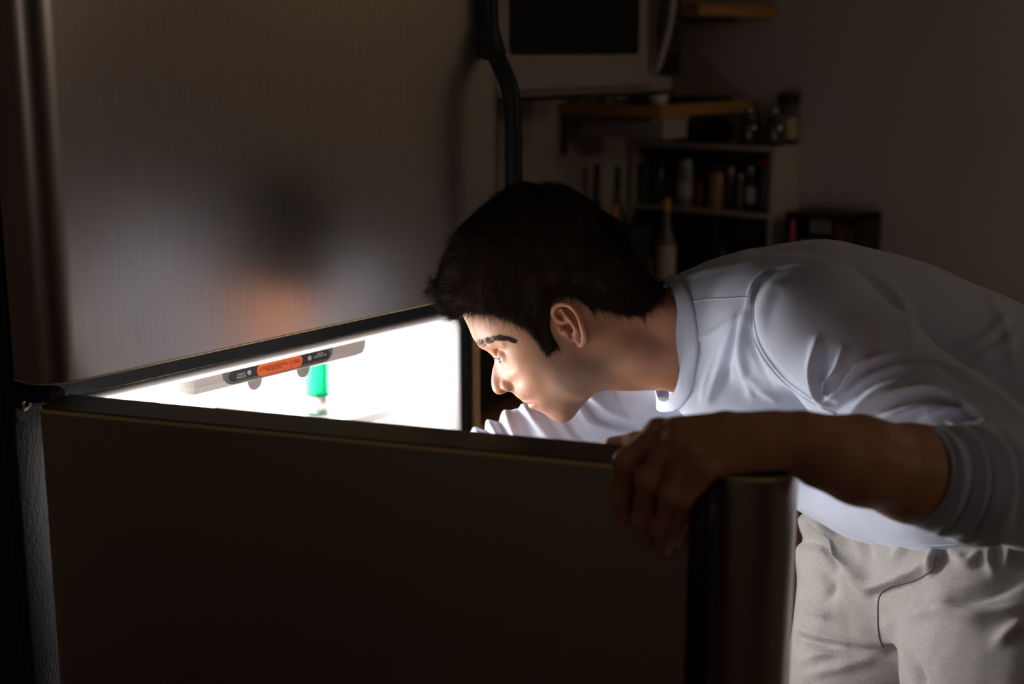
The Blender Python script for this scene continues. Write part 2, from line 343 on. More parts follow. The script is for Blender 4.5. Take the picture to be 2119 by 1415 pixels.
# microwave over the range
mw = empty('microwave', (2.32, 1.81, 1.43), 'white over-range microwave with a dark window and curved handle', 'microwave')
def mo(n, bm, m, parent=mw, s=False): bmesh.ops.translate(bm, verts=bm.verts, vec=(-2.32, -1.81, -1.43)); return ob(n, bm, m, parent, s)
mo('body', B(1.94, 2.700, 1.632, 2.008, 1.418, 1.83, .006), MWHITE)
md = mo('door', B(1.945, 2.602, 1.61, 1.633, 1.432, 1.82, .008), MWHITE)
mo('window', prism(bmesh.new(), rrect(2.075, 2.520, 1.50, 1.78, .012), 1.6075, 1.612, 'y'), BLACKG, md)
mo('bottom_vent', B(1.95, 2.69, 1.62, 1.98, 1.412, 1.4185), BLACK)
mo('handle', tube(bmesh.new(), [(2.588, 1.612-.045*math.sin(PI*t)**.8-.0+(.0), 1.455+.36*t) for t in [i/16 for i in range(17)]], .008), mat('handle_plastic', (.40, .32, .27), .4), md, True)
mo('handle_recess', prism(bmesh.new(), [(2.565 + .036*math.sin(PI*t), 1.452+.366*t) for t in [i/16 for i in range(17)]] + [(2.562 - .006*math.sin(PI*t), 1.452+.366*t) for t in [1-i/16 for i in range(1, 16)]], 1.6078, 1.6115, 'y'), mat('recess_brown', (.13, .08, .07), .5), md)
cp = mo('control_panel', B(2.606, 2.695, 1.608, 1.633, 1.455, 1.80, .004), BLACK)
for i in range(3):
    for j in range(5): mo('button', B(2.618+.025*i, 2.635+.025*i, 1.6065, 1.609, 1.50+.03*j, 1.518+.03*j, .001), mat('button_grey', (.035, .033, .03), .5), cp)
mo('display', B(2.618, 2.685, 1.6065, 1.609, 1.70, 1.74, .001), BLACKG, cp)

# shelves in the corner
def corner_shelf(z, x0, y0, label, th=.028):
    e = empty('corner_shelf', (3.0, 1.85, z), label, 'shelf')
    ob('board', B(x0-3.0, .247, y0-1.85, .157, 0, th, .002), WOODY, e)
    for x in (x0+.018, 3.12):
        bm = bmesh.new(); box(bm, x-.008-3, x+.008-3, .148, .157, -.10, 0); box(bm, x-.006-3, x+.006-3, y0+.05-1.85, .155, -.012, 0)
        ob('bracket', bm, mat('bracket_steel', (.18, .16, .14), .45, 1), e)
    return e
corner_shelf(1.354, 2.785, 1.71, 'lower yellow pine corner shelf holding bowls and a cup')
corner_shelf(1.588, 2.86, 1.66, 'upper yellow pine corner shelf near the microwave')
e = empty('under_shelf_box', (2.87, 1.84, 1.300), 'white box hanging beneath the lower corner shelf', 'box')
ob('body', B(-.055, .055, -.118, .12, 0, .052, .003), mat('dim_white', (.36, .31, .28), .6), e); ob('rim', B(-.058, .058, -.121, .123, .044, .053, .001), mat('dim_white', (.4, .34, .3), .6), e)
CER = mat('white_ceramic', (.62, .54, .48), .3)
BR = mat('dark_brown_thing', (.03, .02, .016), .5)
for i, (x, y, r, h, lb) in enumerate(((2.84, 1.935, .04, .034, 'white bowl at the wall end of the lower corner shelf'), (2.84, 1.855, .038, .032, 'white bowl in the middle of the lower corner shelf'))):
    e = empty('bowl', (x, y, 1.382), lb, 'bowl', 'bowls on the lower corner shelf')
    ob('body', lathe(bmesh.new(), [(0, .002), (r*.5, .002), (r*.5, 0), (r*.55, 0), (r*.9, h*.5), (r, h), (r*.96, h), (r*.85, h*.5), (r*.4, .006), (0, .006)]), CER, e, True)
e = empty('cup', (2.83, 1.748, 1.382), 'tapered white cup near the front corner of the lower shelf', 'cup')
ob('body', lathe(bmesh.new(), [(0, 0), (.019, 0), (.021, .004), (.029, .05), (.027, .05), (.019, .006), (0, .006)]), CER, e, True)
ob('handle', tube(bmesh.new(), [(0, .024+.014*math.sin(PI*t), .012+.028*t) for t in [i/8 for i in range(9)]], .003), CER, e, True)
tag(ob('tray', prism(bmesh.new(), rrect(2.89, 3.16, 1.725, 1.86, .01), 1.3822, 1.394, 'z'), BLACK), 'flat black tray lying on the lower corner shelf', 'tray')
tag(ob('canister', lathe(bmesh.new(), [(0, 0), (.022, 0), (.022, .03), (.018, .038), (0, .038)], 2.83, 1.800, 1.3822), BR, smooth=True), 'small dark canister between the bowls and the cup', 'canister')

# spice rack on the worktop
sr = empty('spice_rack', (3.17, 1.795, .90), 'white wooden spice rack standing against the right wall', 'rack')
def so(n, bm, m): bmesh.ops.translate(bm, verts=bm.verts, vec=(-3.17, -1.795, -.90)); return ob(n, bm, m, sr)
RW = mat('rack_white', (.42, .36, .31), .6)
so('side_panel', B(3.10, 3.245, 1.575, 1.587, .9, 1.262, .001), RW); so('side_panel', B(3.10, 3.245, 2.005-.012, 2.005, .9, 1.262, .001), RW)
so('top_board', B(3.095, 3.247, 1.572, 2.007, 1.262, 1.274, .001), RW); so('shelf', B(3.10, 3.243, 1.587, 1.993, 1.095, 1.107, .001), RW); so('shelf', B(3.10, 3.243, 1.587, 1.993, .902, .912, .001), RW)
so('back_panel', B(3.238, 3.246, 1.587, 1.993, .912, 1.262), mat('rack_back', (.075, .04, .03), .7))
so('bracket', B(3.10, 3.12, 1.988, 1.993, 1.107, 1.262), RW)

def rc(a, b): return a + (b-a)*random.random()
SPC = [((.05, .015, .01), 'dark red'), ((.35, .20, .05), 'mustard'), ((.10, .08, .03), 'olive'), ((.28, .24, .22), 'pale'), ((.20, .03, .03), 'red'), ((.05, .09, .05), 'green'), ((.03, .05, .06), 'slate')]
CAPB = mat('cap_black', (.012, .012, .012), .4); CAPR = mat('cap_red', (.22, .012, .015), .4); CAPS = mat('cap_silver', (.4, .38, .36), .35, 1); LABW = mat('label_white', (.55, .47, .42), .7); CAPY = mat('cap_yellow', (.60, .36, .06), .4); CAPG = mat('cap_green', (.02, .06, .03), .4)
def jar(x, y, z, r, h, colr, capm, label, group, cat='jar', name='spice_jar', labm=None, kind='jar'):
    bodym = mat('jar_%d_%d_%d' % tuple(int(c*255) for c in colr), colr, .25)
    if kind == 'jar': prof = [(0, 0), (r*.9, 0), (r, .004), (r, h*.76), (r*.8, h*.84), (r*.8, h*.86), (0, h*.86)]; cp_ = [(0, h*.82), (r*.86, h*.82), (r*.86, h), (0, h)]
    else: prof = [(0, 0), (r*.95, 0), (r, .004), (r, h*.58), (r*.42, h*.74), (r*.34, h*.93), (0, h*.93)]; cp_ = [(0, h*.88), (r*.40, h*.88), (r*.40, h), (0, h)]
    lb = [(r*1.015, h*.2), (r*1.02, h*.22), (r*1.02, h*.52), (r*1.015, h*.54)] if labm else None
    return jar_thing(name, x, y, z, prof, bodym, label, cat, cp_, capm, group, lab=lb, lab_m=labm, n=16)
G1 = 'spice jars on the upper shelf of the spice rack'
row = [(1.970, .017, .105, 5, CAPG, None, 'green-lidded spice jar at the left end of the rack shelf'),
       (1.925, .019, .115, 6, CAPB, None, 'tall dark spice jar with a round black lid, left part of the rack'),
       (1.888, .014, .070, 0, CAPR, None, 'short dark jar with a red lid in the spice rack'),
       (1.843, .024, .122, 3, CAPS, LABW, 'wide pale jar with a white label, widest in the spice rack'),
       (1.800, .014, .085, 4, CAPB, None, 'narrow red spice jar right of the wide pale jar'),
       (1.750, .022, .115, 1, CAPB, None, 'mustard yellow spice jar with a big black lid'),
       (1.712, .013, .110, 0, CAPS, None, 'slim dark spice jar with a silver lid beside the mustard jar'),
       (1.682, .013, .095, 2, CAPS, None, 'slim olive spice jar with a silver lid'),
       (1.652, .014, .115, 0, CAPS, LABW, 'dark spice jar with a low white label near the right end'),
       (1.612, .017, .135, 6, CAPR, None, 'slate spice jar with a tall red lid at the right end of the rack')]
for y, r, h, c, cm, lm, lb in row: jar(3.13, y, 1.107, r, h, SPC[c][0], cm, lb, G1, labm=lm)
G2 = 'jars on the bottom shelf of the spice rack'
for y, r, h, c, cm, lm, lb in [(1.74, .018, .11, 6, CAPB, None, 'small slate jar in the dark bottom compartment of the rack'), (1.64, .022, .12, 2, CAPB, LABW, 'olive jar with a white label in the bottom compartment of the rack'), (1.60, .012, .10, 0, CAPS, None, 'thin dark jar against the side panel in the bottom compartment')]:
    jar(3.14, y, .912, r, h, SPC[c][0], cm, lb, G2, labm=lm)
tag(ob('recipe_book', B(3.12, 3.22, 1.80, 1.97, .912, .932, .001), mat('book_red', (.14, .01, .015), .6)), 'dark red book lying in the bottom of the spice rack', 'book')
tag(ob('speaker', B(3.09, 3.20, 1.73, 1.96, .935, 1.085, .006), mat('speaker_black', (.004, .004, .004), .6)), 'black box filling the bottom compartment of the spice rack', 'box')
# on top of the rack
G3 = 'jars on top of the spice rack'
jar(3.13, 1.90, 1.274, .015, .045, (.35, .28, .16), CAPB, 'little cream jar on the left of the spice rack top', G3, labm=LABW)
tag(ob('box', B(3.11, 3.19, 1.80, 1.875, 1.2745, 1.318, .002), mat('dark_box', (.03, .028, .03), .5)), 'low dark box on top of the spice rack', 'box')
tag(ob('radio', prism(bmesh.new(), rrect(1.735, 1.795, 1.2745, 1.334, .026), 3.10, 3.17, 'x'), BLACKG), 'round-cornered black kitchen radio on top of the spice rack', 'radio')
for i, (y, lb) in enumerate(((1.667, 'round glass jar with a bright glint, left of the pair on the rack'), (1.596, 'round glass jar with a bright glint, beside the tall black-lidded jar'))):
    e = empty('glass_jar', (3.14, y, 1.2745), lb, 'jar', 'glass jars on top of the spice rack')
    ob('body', lathe(bmesh.new(), [(0, 0), (.024, 0), (.028, .006), (.028, .045), (.024, .058), (.020, .062), (.020, .066), (0, .066)]), mat('smoky_glass', (.045, .03, .02), .08, coat=1), e, True)
    ob('lid', lathe(bmesh.new(), [(0, .063), (.022, .063), (.022, .070), (.018, .078), (.006, .080), (0, .080)]), mat('dark_lid', (.05, .04, .035), .15, coat=.5), e, True)
    ob('knob', lathe(bmesh.new(), [(.0, .079)] + [(.007*math.sin(a), .086-.007*math.cos(a)) for a in [PI*k/10 for k in range(1, 10)]] + [(0, .093)], n=16), mat('chrome', (.95, .93, .9), .05, 1), e, True)
e = empty('storage_jar', (3.12, 1.524, 1.2745), 'tall clear storage jar of cream pasta with a black lid', 'jar')
e.location = (3.212, 1.600, 1.2745)
ob('body', lathe(bmesh.new(), [(0, 0), (.023, 0), (.024, .003), (.024, .105), (.0, .105)]), mat('dusky_glass', (.10, .085, .07), .1, coat=1), e, True)
ob('base', lathe(bmesh.new(), [(0, -.0), (.026, 0), (.026, .014), (.024, .014)]), BLACK, e); ob('lid', lathe(bmesh.new(), [(0, .103), (.028, .103), (.028, .128), (0, .128)]), BLACK, e)
ob('contents', lathe(bmesh.new(), [(.0243, .015), (.0246, .016), (.0246, .066), (.0243, .067)]), mat('pasta', (.42, .33, .18), .7), e, True)
# bottles on the worktop left of the rack
G4 = 'bottles on the worktop before the spice rack'
bt = [(2.90, 1.968, .022, .325, (.012, .02, .012), CAPB, None, 'tall dark bottle nearest the back wall'),
      (2.93, 1.925, .023, .320, (.010, .03, .015), CAPG, None, 'tall green-black bottle, second from the back wall'),
      (2.80, 1.935, .025, .245, (.05, .045, .03), CAPY, None, 'bottle with an orange-yellow cap behind the head'),
      (2.84, 1.874, .021, .235, (.16, .12, .09), CAPY, LABW, 'pale bottle with a yellow cap and white label'),
      (2.86, 1.835, .019, .19, (.22, .06, .05), CAPB, LABW, 'reddish sauce bottle in the middle of the group'),
      (2.86, 1.795, .018, .17, (.16, .13, .02), CAPB, None, 'short yellow-olive bottle beside the red sauce bottle'),
      (2.91, 1.767, .025, .250, (.14, .12, .10), CAPY, LABW, 'frosted bottle with a lemon yellow cap, front of the group'),
      (2.80, 1.835, .022, .15, (.03, .04, .05), CAPB, None, 'short slate bottle in front of the group')]
for x, y, r, h, c, cm, lm, lb in bt: jar(x, y, .90, r, h, c, cm, lb, G4, 'bottle', 'bottle', lm, kind='bottle')
# caddy
cdy = empty('caddy', (3.14, 1.44, .90), 'black open caddy box right of the spice rack', 'caddy')
def co(n, bm, m): bmesh.ops.translate(bm, verts=bm.verts, vec=(-3.14, -1.44, -.90)); return ob(n, bm, m, cdy)
co('side_panel', B(3.09, 3.23, 1.345, 1.353, .9, 1.117, .001), BLACK); co('side_panel', B(3.09, 3.23, 1.527, 1.535, .9, 1.117, .001), BLACK)
co('top_board', B(3.09, 3.23, 1.345, 1.535, 1.109, 1.117, .001), BLACK); co('bottom_board', B(3.09, 3.23, 1.35, 1.53, .9, .908), BLACK); co('back_panel', B(3.225, 3.232, 1.35, 1.53, .905, 1.11), BLACK)
co('shelf', B(3.10, 3.225, 1.353, 1.527, .985, .992, .001), BLACK)
e = empty('utensil_cup', (3.125, 1.483, .992), 'cream cup inside the black caddy', 'cup'); ob('body', lathe(bmesh.new(), [(0, 0), (.022, 0), (.025, .055), (.022, .055), (.019, .004), (0, .004)]), CER, e, True)
e = empty('bottle', (3.12, 1.396, .992), 'slim white bottle with a red tip inside the caddy', 'bottle'); ob('body', lathe(bmesh.new(), [(0, 0), (.012, 0), (.012, .035), (.005, .055), (.004, .07), (0, .07)]), CER, e, True); ob('cap', lathe(bmesh.new(), [(.0045, .063), (.006, .063), (.005, .073), (0, .073)]), CAPR, e)
tag(ob('highlighter', tube(bmesh.new(), [(3.10, 1.517, .992), (3.095, 1.515, 1.075), (3.094, 1.514, 1.10)], [.005, .006, .005], 10), mat('pink_plastic', (.55, .03, .14), .4)), 'bright pink pen standing at the left edge of the caddy', 'pen')
tag(ob('pouch', B(3.15, 3.21, 1.37, 1.43, .9925, 1.09, .008), mat('rust_pouch', (.16, .045, .02), .7)), 'rust brown pouch at the back of the caddy', 'pouch')
tag(ob('napkins', B(3.15, 3.21, 1.44, 1.50, 1.062, 1.098, .004), mat('dim_cream', (.25, .21, .16), .7)), 'cream block of napkins behind the cup in the caddy', 'napkins')
# ------------------------------------------------------------------ implicit-surface toolkit for the person (metric, camera-aligned axes; c = distance along the view)
cR = Vector((math.sin(YAW), -math.cos(YAW), 0)); cF = Vector((math.cos(YAW)*math.cos(PITCH), math.sin(YAW)*math.cos(PITCH), -math.sin(PITCH))); cU = cR.cross(cF)
AX = np.array([cR, cU, cF]); CAMN = np.array(CAM)
def Q(u, v, c): return np.array([(u-1059.5)/FPX*c, (707.5-v)/FPX*c, c])
def world(q): return np.asarray(q) @ AX + CAMN
def local(w): return (np.asarray(w) - CAMN) @ AX.T
class Field:
    def __init__(s, lo, hi, h):
        s.lo = np.array(lo, float); s.h = h; s.n = np.ceil((np.array(hi)-s.lo)/h).astype(int)+1
        s.f = np.full(s.n, 9., np.float32)
    def sub(s, lo, hi):
        i0 = np.clip(np.floor((np.array(lo)-s.lo)/s.h).astype(int), 0, s.n); i1 = np.clip(np.ceil((np.array(hi)-s.lo)/s.h).astype(int)+1, 0, s.n)
        if np.any(i1-i0 < 1): return None, None
        g = [(s.lo[k]+s.h*np.arange(i0[k], i1[k])).astype(np.float32) for k in range(3)]
        return tuple(slice(a, b) for a, b in zip(i0, i1)), (g[0][:, None, None], g[1][None, :, None], g[2][None, None, :])
    def put(s, sl, d, k, mode):
        f = s.f[sl]
        if mode == 'cut': d = -d; f2 = np.maximum(f, d) + (np.maximum(k-np.abs(f-d), 0)**2/(4*k) if k else 0)
        else: f2 = np.minimum(f, d) - (np.maximum(k-np.abs(f-d), 0)**2/(4*k) if k else 0)
        s.f[sl] = f2
    def cone(s, a, b, ra, rb, k=.01, mode='add'):
        a = np.array(a); b = np.array(b); m = max(ra, rb) + 2.5*k + 3*s.h
        sl, g = s.sub(np.minimum(a, b)-m, np.maximum(a, b)+m)
        if sl is None: return
        ab = (b-a).astype(np.float32); L = float(ab@ab)+1e-12
        p = [g[i]-np.float32(a[i]) for i in range(3)]
        t = np.clip((p[0]*ab[0]+p[1]*ab[1]+p[2]*ab[2])/np.float32(L), 0, 1)
        d = np.sqrt((p[0]-t*ab[0])**2+(p[1]-t*ab[1])**2+(p[2]-t*ab[2])**2) - (ra+t*np.float32(rb-ra))
        s.put(sl, d, k, mode)
    def chain(s, pts, k=.01, mode='add'):   # pts: (q, r)
        for (a, ra), (b, rb) in zip(pts, pts[1:]): s.cone(a, b, ra, rb, k, mode)
    def ell(s, c, r, M=None, k=.01, mode='add'):
        c = np.array(c); r = np.array(r, float); m = r.max()+2.5*k+3*s.h
        sl, g = s.sub(c-m, c+m)
        if sl is None: return
        p = [g[i]-np.float32(c[i]) for i in range(3)]
        if M is not None:
            M = np.array(M, np.float32); p = [M[i, 0]*p[0]+M[i, 1]*p[1]+M[i, 2]*p[2] for i in range(3)]
        k0 = np.sqrt(sum((p[i]/r[i])**2 for i in range(3))); k1 = np.sqrt(sum((p[i]/r[i]**2)**2 for i in range(3)))+1e-9
        s.put(sl, (k0*(k0-1)/k1).astype(np.float32), k, mode)
    def mesh(s):
        f = s.f; nx, ny, nz = f.shape; ins = f < 0
        cs = [(i, j, k) for i in (0, 1) for j in (0, 1) for k in (0, 1)]
        cnt = np.zeros((nx-1, ny-1, nz-1), np.int8)
        for i, j, k in cs: cnt += ins[i:nx-1+i, j:ny-1+j, k:nz-1+k]
        I, J, K = np.nonzero((cnt > 0) & (cnt < 8)); idx = -np.ones((nx-1, ny-1, nz-1), np.int32); idx[I, J, K] = np.arange(len(I))
        V = {c: f[I+c[0], J+c[1], K+c[2]] for c in cs}; acc = np.zeros((len(I), 3)); n = np.zeros(len(I))
        for c in cs:
            for ax in range(3):
                if c[ax] == 0:
                    c2 = tuple(1 if q == ax else c[q] for q in range(3)); a, b = V[c], V[c2]; m = (a < 0) != (b < 0)
                    t = np.where(m, a/np.where(m, a-b, 1), 0); p = np.tile(np.array(c, float), (len(I), 1)); p[:, ax] = t
                    acc[m] += p[m]; n[m] += 1
        v = (np.stack([I, J, K], 1) + acc/n[:, None])*s.h + s.lo
        quads = []
        for ax in range(3):
            o1, o2 = (ax+1) % 3, (ax+2) % 3
            A = np.moveaxis(ins, (ax, o1, o2), (0, 1, 2)); IX = np.moveaxis(idx, (ax, o1, o2), (0, 1, 2))
            a, b = A[:-1], A[1:]; x, y, z = np.nonzero((a != b)[:, 1:-1, 1:-1]); y += 1; z += 1
            q = np.stack([IX[x, y-1, z-1], IX[x, y, z-1], IX[x, y, z], IX[x, y-1, z]], 1); fl = a[x, y, z]
            # camera axes are left-handed, so the winding is the mirror of the usual one
            q[fl] = q[fl][:, ::-1]; quads.append(q)
        return v, np.concatenate(quads)
def vnormals(v, q):
    n = np.cross(v[q[:, 2]]-v[q[:, 0]], v[q[:, 3]]-v[q[:, 1]]); N = np.zeros_like(v)
    for k in range(4): np.add.at(N, q[:, k], n)
    return -N/(np.linalg.norm(N, axis=1)[:, None]+1e-12)     # minus: left-handed axes
def relax(v, q, it=2, lam=.5):
    for _ in range(it):
        s = np.zeros_like(v); n = np.zeros(len(v))
        for k in range(4):
            a, b = q[:, k], q[:, (k+1) % 4]; np.add.at(s, a, v[b]); np.add.at(s, b, v[a]); np.add.at(n, a, 1); np.add.at(n, b, 1)
        v = v + lam*(s/n[:, None]-v)
    return v
def qmesh(name, v, q, m, parent, origin, attrs=None):
    w = world(v) - np.array(origin); me = bpy.data.meshes.new(name)
    me.vertices.add(len(w)); me.vertices.foreach_set('co', w.astype(np.float32).ravel())
    k = q.shape[1]; me.loops.add(len(q)*k); me.loops.foreach_set('vertex_index', q.astype(np.int32).ravel())
    me.polygons.add(len(q)); me.polygons.foreach_set('loop_start', np.arange(0, len(q)*k, k, dtype=np.int32))
    me.update(calc_edges=True); me.validate()
    me.polygons.foreach_set('use_smooth', [True]*len(me.polygons))
    for an, val in (attrs or {}).items():
        at = me.attributes.new(an, 'FLOAT', 'POINT'); at.data.foreach_set('value', val.astype(np.float32))
    return link(name, me, m, parent)
def pix(v): return np.stack([1059.5+FPX*v[:, 0]/v[:, 2], 707.5-FPX*v[:, 1]/v[:, 2]], 1)
def catmull(pts, n=8, closed=False):
    P = np.array(pts, float); N = len(P); out = []
    for k in range(N if closed else N-1):
        p0, p1, p2, p3 = (P[(k-1) % N], P[k], P[(k+1) % N], P[(k+2) % N]) if closed else (P[max(k-1, 0)], P[k], P[k+1], P[min(k+2, N-1)])
        for i in range(n):
            t = i/n; out.append(.5*((2*p1)+(-p0+p2)*t+(2*p0-5*p1+4*p2-p3)*t*t+(-p0+3*p1-3*p2+p3)*t**3))
    if not closed: out.append(P[-1])
    return np.array(out)
def folds(v, q, lst, facing=.0):
    """cloth folds: each (polyline, width m, height m, skew) is a ridge (or groove) running along the cloth; it is carried on the surface under the line"""
    N = vnormals(v, q); px = pix(v); disp = np.zeros(len(v)); vis = np.clip((-N[:, 2]-facing)*4, 0, 1)
    for f in lst:
        line, w, h = f[0], f[1], f[2]; sk = f[3] if len(f) > 3 else 0; crange = f[4] if len(f) > 4 else None
        P = catmull(line, 6); m = 5*w; lo, hi = P.min(0)-m, P.max(0)+m
        sel = np.nonzero((px[:, 0] > lo[0]) & (px[:, 0] < hi[0]) & (px[:, 1] > lo[1]) & (px[:, 1] < hi[1]) & (vis > 0))[0]
        if crange is not None: sel = sel[(v[sel, 2] > crange[0]) & (v[sel, 2] < crange[1])]
        if not len(sel): continue
        p = px[sel]; best = np.full(len(sel), 1e9); tt = np.zeros(len(sel)); sd = np.zeros(len(sel)); n = len(P)-1
        for i in range(n):
            a, b = P[i], P[i+1]; ab = b-a; L = ab@ab+1e-9; t = np.clip(((p-a)@ab)/L, 0, 1); dd = p-(a+t[:, None]*ab); d = np.hypot(dd[:, 0], dd[:, 1])
            mk = d < best; best[mk] = d[mk]; tt[mk] = (i+t[mk])/n; sd[mk] = (ab[0]*dd[mk, 1]-ab[1]*dd[mk, 0])/math.sqrt(L)
        ww = w*(1+sk*np.sign(sd))
        disp[sel] += h*np.exp(-(best/ww)**2)*np.sin(np.pi*np.clip(tt, .0, 1)*.94+.09)**.7*vis[sel]
    return v + N*disp[:, None]
def rbf(pts, vals, smooth=1e-3):
    P = np.array(pts, float); n = len(P); S = 300.
    P = P/S; r = np.hypot(P[:, None, 0]-P[None, :, 0], P[:, None, 1]-P[None, :, 1])
    K = np.where(r > 0, r*r*np.log(r+1e-12), 0) + smooth*np.eye(n); T = np.c_[np.ones(n), P]
    A = np.block([[K, T], [T.T, np.zeros((3, 3))]]); sol = np.linalg.solve(A, np.r_[np.array(vals, float), 0, 0, 0])
    def ev(x, y):
        x = x/S; y = y/S; out = np.full(np.broadcast(x, y).shape, sol[n])+sol[n+1]*x+sol[n+2]*y
        for i in range(n):
            r2 = (x-P[i, 0])**2+(y-P[i, 1])**2; out = out + sol[i]*.5*r2*np.log(r2+1e-18)
        return out
    return ev
def polysd(X, Y, poly):
    """signed distance (negative inside) of points to a closed polygon"""
    P = np.array(poly, float); d = np.full(X.shape, 1e9); ins = np.zeros(X.shape, bool)
    for i in range(len(P)):
        a, b = P[i], P[(i+1) % len(P)]; ab = b-a; t = np.clip(((X-a[0])*ab[0]+(Y-a[1])*ab[1])/(ab@ab+1e-9), 0, 1)
        d = np.minimum(d, np.hypot(X-a[0]-t*ab[0], Y-a[1]-t*ab[1]))
        c = ((a[1] > Y) != (b[1] > Y)) & (X < (b[0]-a[0])*(Y-a[1])/(b[1]-a[1]+1e-12)+a[0]); ins ^= c
    return np.where(ins, -d, d)
# ------------------------------------------------------------------ the man: head and neck
HC = 1.725                                   # distance of the head's middle plane
ZS = HC/FPX/2.62                             # one sculpting unit (about a quarter millimetre)
def hx(x): return (860+x/2.62-1059.5)/FPX*HC
def hy(y): return (707.5-360-y/2.62)/FPX*HC
SKIN = [(250,760),(262,782),(279,812),(292,840),(302,872),(318,905),(345,932),(378,950),(402,966),(409,985),(408,1020),(405,1060),(406,1105),(412,1150),(424,1182),(445,1199),(468,1197),(488,1185),(508,1177),
 (526,1184),(545,1203),(562,1219),(585,1231),(603,1236),(612,1243),(612,1256),(624,1268),(645,1274),(668,1281),(692,1292),(714,1312),(745,1336),(785,1349),(825,1343),(862,1314),(890,1268),(925,1227),(965,1192),(1010,1175),(1060,1172),
 (1150,1176),(1270,1172),(1390,1168),(1500,1160),(1640,1140),(1760,1080),(1800,900),(1760,700),(1640,640),(1500,625),(1390,625),(1300,605),
 (1215,525),(1135,425),(1065,320),(990,240),(900,180),(800,140),(700,128),(560,145),(430,205),(335,280),(268,370),(225,455),(208,540),(210,620),(225,695)]
CTRL = [(700,500,77),(900,480,79),(1050,480,70),(500,480,71),(380,560,60),(1150,520,54),(850,260,55),(650,260,53),(450,340,47),(300,600,44),(1000,700,71),(850,680,75),
 (300,790,30),(340,810,43),(400,830,54),(480,850,62),(600,830,69),(700,760,73),
 (345,905,20),(380,915,33),(430,915,46),(480,915,54),(540,920,60),
 (425,985,7),(442,990,12),(462,1000,22),(490,985,40),(530,985,52),(600,985,63),(520,1015,47),
 (560,1040,56),(620,1040,63),(700,960,70),(780,950,71),(470,1040,21),(500,1050,37),(540,1090,46),(640,1100,58),
 (425,1040,6.5),(440,1040,9.5),(455,1045,14),(425,1100,7),(445,1100,10.5),(470,1100,15),(424,1150,7.5),(445,1165,11),(480,1160,14.5),(512,1142,17.5),(535,1125,19.5),
 (495,1090,24),(520,1105,30),(553,1125,33),(572,1155,36),(545,1165,20),
 (545,1192,9),(562,1205,15),(590,1205,26),(620,1195,38),(600,1226,9),(622,1226,17),(655,1225,29),(700,1215,41),
 (628,1256,11),(655,1256,20),(690,1255,31),(722,1296,15),(775,1318,17),(740,1265,31),(800,1275,34),(842,1290,25),
 (700,1170,50),(800,1170,55),(880,1150,58),(950,1090,61),(1000,1000,64),(900,1000,68),(860,1220,43),(905,1205,44),
 (1000,1120,50),(1100,1110,48),(1200,1060,57),(1300,900,63),(1100,900,64),(1200,750,65),(1500,900,70),(1500,750,60),(1500,1050,58),(1350,1085,52),(1250,620,50),(1350,700,62)]
_b = [p for p in SKIN]
skin_w2 = rbf(_b + [c[:2] for c in CTRL], [0]*len(_b) + [c[2]**2 for c in CTRL], 2e-2)
def plane_field(w2f, lo, hi, h, clipf=None):
    F = Field((hx(lo[0]), hy(hi[1]), HC-.105), (hx(hi[0]), hy(lo[1]), HC+.105), h)
    a = F.lo[0]+F.h*np.arange(F.n[0]); b = F.lo[1]+F.h*np.arange(F.n[1]); c = F.lo[2]+F.h*np.arange(F.n[2]) - HC
    X = ((a/HC*FPX+1059.5)-860)*2.62; Y = ((707.5-b/HC*FPX)-360)*2.62
    X, Y = np.meshgrid(X, Y, indexing='ij'); w2 = w2f(X, Y)*1e-6
    if clipf is not None: w2 = clipf(X, Y, w2)
    gx, gy = np.gradient(w2, h); g2 = (gx**2+gy**2).astype(np.float32)[:, :, None]
    num = (c**2)[None, None, :].astype(np.float32) - w2.astype(np.float32)[:, :, None]
    F.f = num/np.sqrt(g2 + 4*(c**2)[None, None, :].astype(np.float32) + .00006); F.w2 = w2; F.XY = (X, Y)
    return F
hclip = lambda X, Y, w2: np.where((X > 1650), np.minimum(w2, (1750-X)*1e-4), w2)
F = plane_field(skin_w2, (30, 60), (1800, 1400), .00110, hclip)
def H(x, y, d): return np.array([hx(x), hy(y), HC-d*.001])     # profile point, d mm towards the camera
